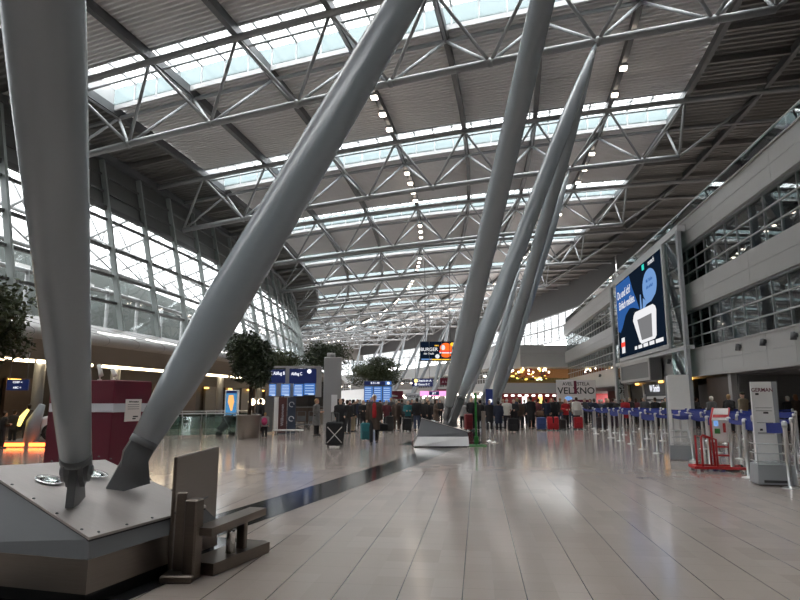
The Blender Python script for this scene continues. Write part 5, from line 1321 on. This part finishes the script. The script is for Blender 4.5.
MB().path([(.32,0,1.0),(.12,0,.62),(-.3,0,.25)], [.03,.2,.16], 12).build('seat', cm(BK), e); MB().path([(-.2,-.24,.95),(.3,-.24,.12)], .018, 8).build('frame', M['steel_dk'], e); MB().path([(-.2,.24,.95),(.3,.24,.12)], .018, 8).build('frame', M['steel_dk'], e); MB().ell((.1,0,.78), (.25,.24,.2)).build('hood', cm(BK2), e)
for x in (-.3,.3):
    for y in (-.24,.24): MB().path([(x,y-.02,.1),(x,y+.02,.1)], .1, 14).build('wheel', M['rubber'], e)
# dim people at the cafe under the canopy, far left
for k, (px, py, Y, h, lab, c) in enumerate(((6, 0, 21.5, 1.25, 'seated guest in black at the far left under the blue sign', BK), (16, 0, 22.5, 1.3, 'guest in dark grey at the far left, right of the seated one', BK2), (30, 0, 24, 1.5, 'guest in dark brown near the lit yellow stand', BR))):
    person(lab, px, 0, h, 150+40*k, 'fold_short', c, BK, 'short', HB, 'guests under the canopy', Y=Y)
# lit poster in front of the shops
e, w_, h_, zc = far_sign('lit_poster', 'lit poster of an orange ice cream cone on blue, left of the round-headed tree', 'poster', 226, 238, 390, 416, 33, 'white', th=.3, foot=True)
MB().box((0,-.16,zc-h_*.02), (w_*.8,.02,h_*.9)).build('display', lamp_mat('poster_blue', (.06,.22,.42), .8), e); MB().path([(w_*.05,-.18,zc-h_*.3),(0,-.18,zc+h_*.05),(-w_*.02,-.18,zc+h_*.3)], [.04,.17,.12], 10).build('cone', lamp_mat('poster_orange', (.9,.45,.15), .9), e); MB().box((0,-.175,zc+h_*.42), (w_*.78,.01,h_*.1)).build('header', M['sign_blue'], e)
e = empty('globe_lamp', 'pair of warm globe lamps seen behind the dark post of the boards', 'lamp', at(256, 402, 36))
for x in (-.25, .3): MB().ell((x,0,0), (.22,.22,.2)).build('globe', M['lamp_warm'], e)
MB().tube((-.3,0,.22),(.35,0,.22),.03).build('arm', M['steel_dk'], e); MB().tube((0,0,.22),(0,0,2.2),.02).build('hanger', M['steel_dk'], e)
# ================================================================== LIGHT, CAMERA
wd = bpy.data.worlds.new('overcast_sky'); bpy.context.scene.world = wd; wd.use_nodes = True
nt = wd.node_tree; nt.nodes.clear(); o = nt.nodes.new('ShaderNodeOutputWorld'); bg = nt.nodes.new('ShaderNodeBackground')
tc = nt.nodes.new('ShaderNodeTexCoord'); sx = nt.nodes.new('ShaderNodeSeparateXYZ'); rp = nt.nodes.new('ShaderNodeValToRGB')
nt.links.new(tc.outputs['Generated'], sx.inputs[0]); nt.links.new(sx.outputs[2], rp.inputs[0])
rp.color_ramp.elements[0].color = (1.14,1.14,1.16,1); rp.color_ramp.elements[1].color = (1,.985,.96,1)
nt.links.new(rp.outputs[0], bg.inputs[0]); bg.inputs[1].default_value = 5.0; nt.links.new(bg.outputs[0], o.inputs[0])
sc = bpy.context.scene
cam = bpy.data.cameras.new('camera'); cam.lens = 27; cam.sensor_width = 36; cam.clip_end = 600; cam.clip_start = .05
co = bpy.data.objects.new('camera', cam); col.objects.link(co); co.location = (0,0,CZ); co.rotation_euler = (PX90+PITCH, 0, 0); sc.camera = co
sc.view_settings.view_transform = 'Standard'; sc.view_settings.look = 'None'; sc.view_settings.exposure = 1.28; sc.view_settings.gamma = 1; sc.view_settings.use_curve_mapping = False
sc.cycles.max_bounces = 10; sc.cycles.diffuse_bounces = 4; sc.cycles.glossy_bounces = 4; sc.cycles.transparent_max_bounces = 16; sc.cycles.transmission_bounces = 4
sc.cycles.use_denoising = True
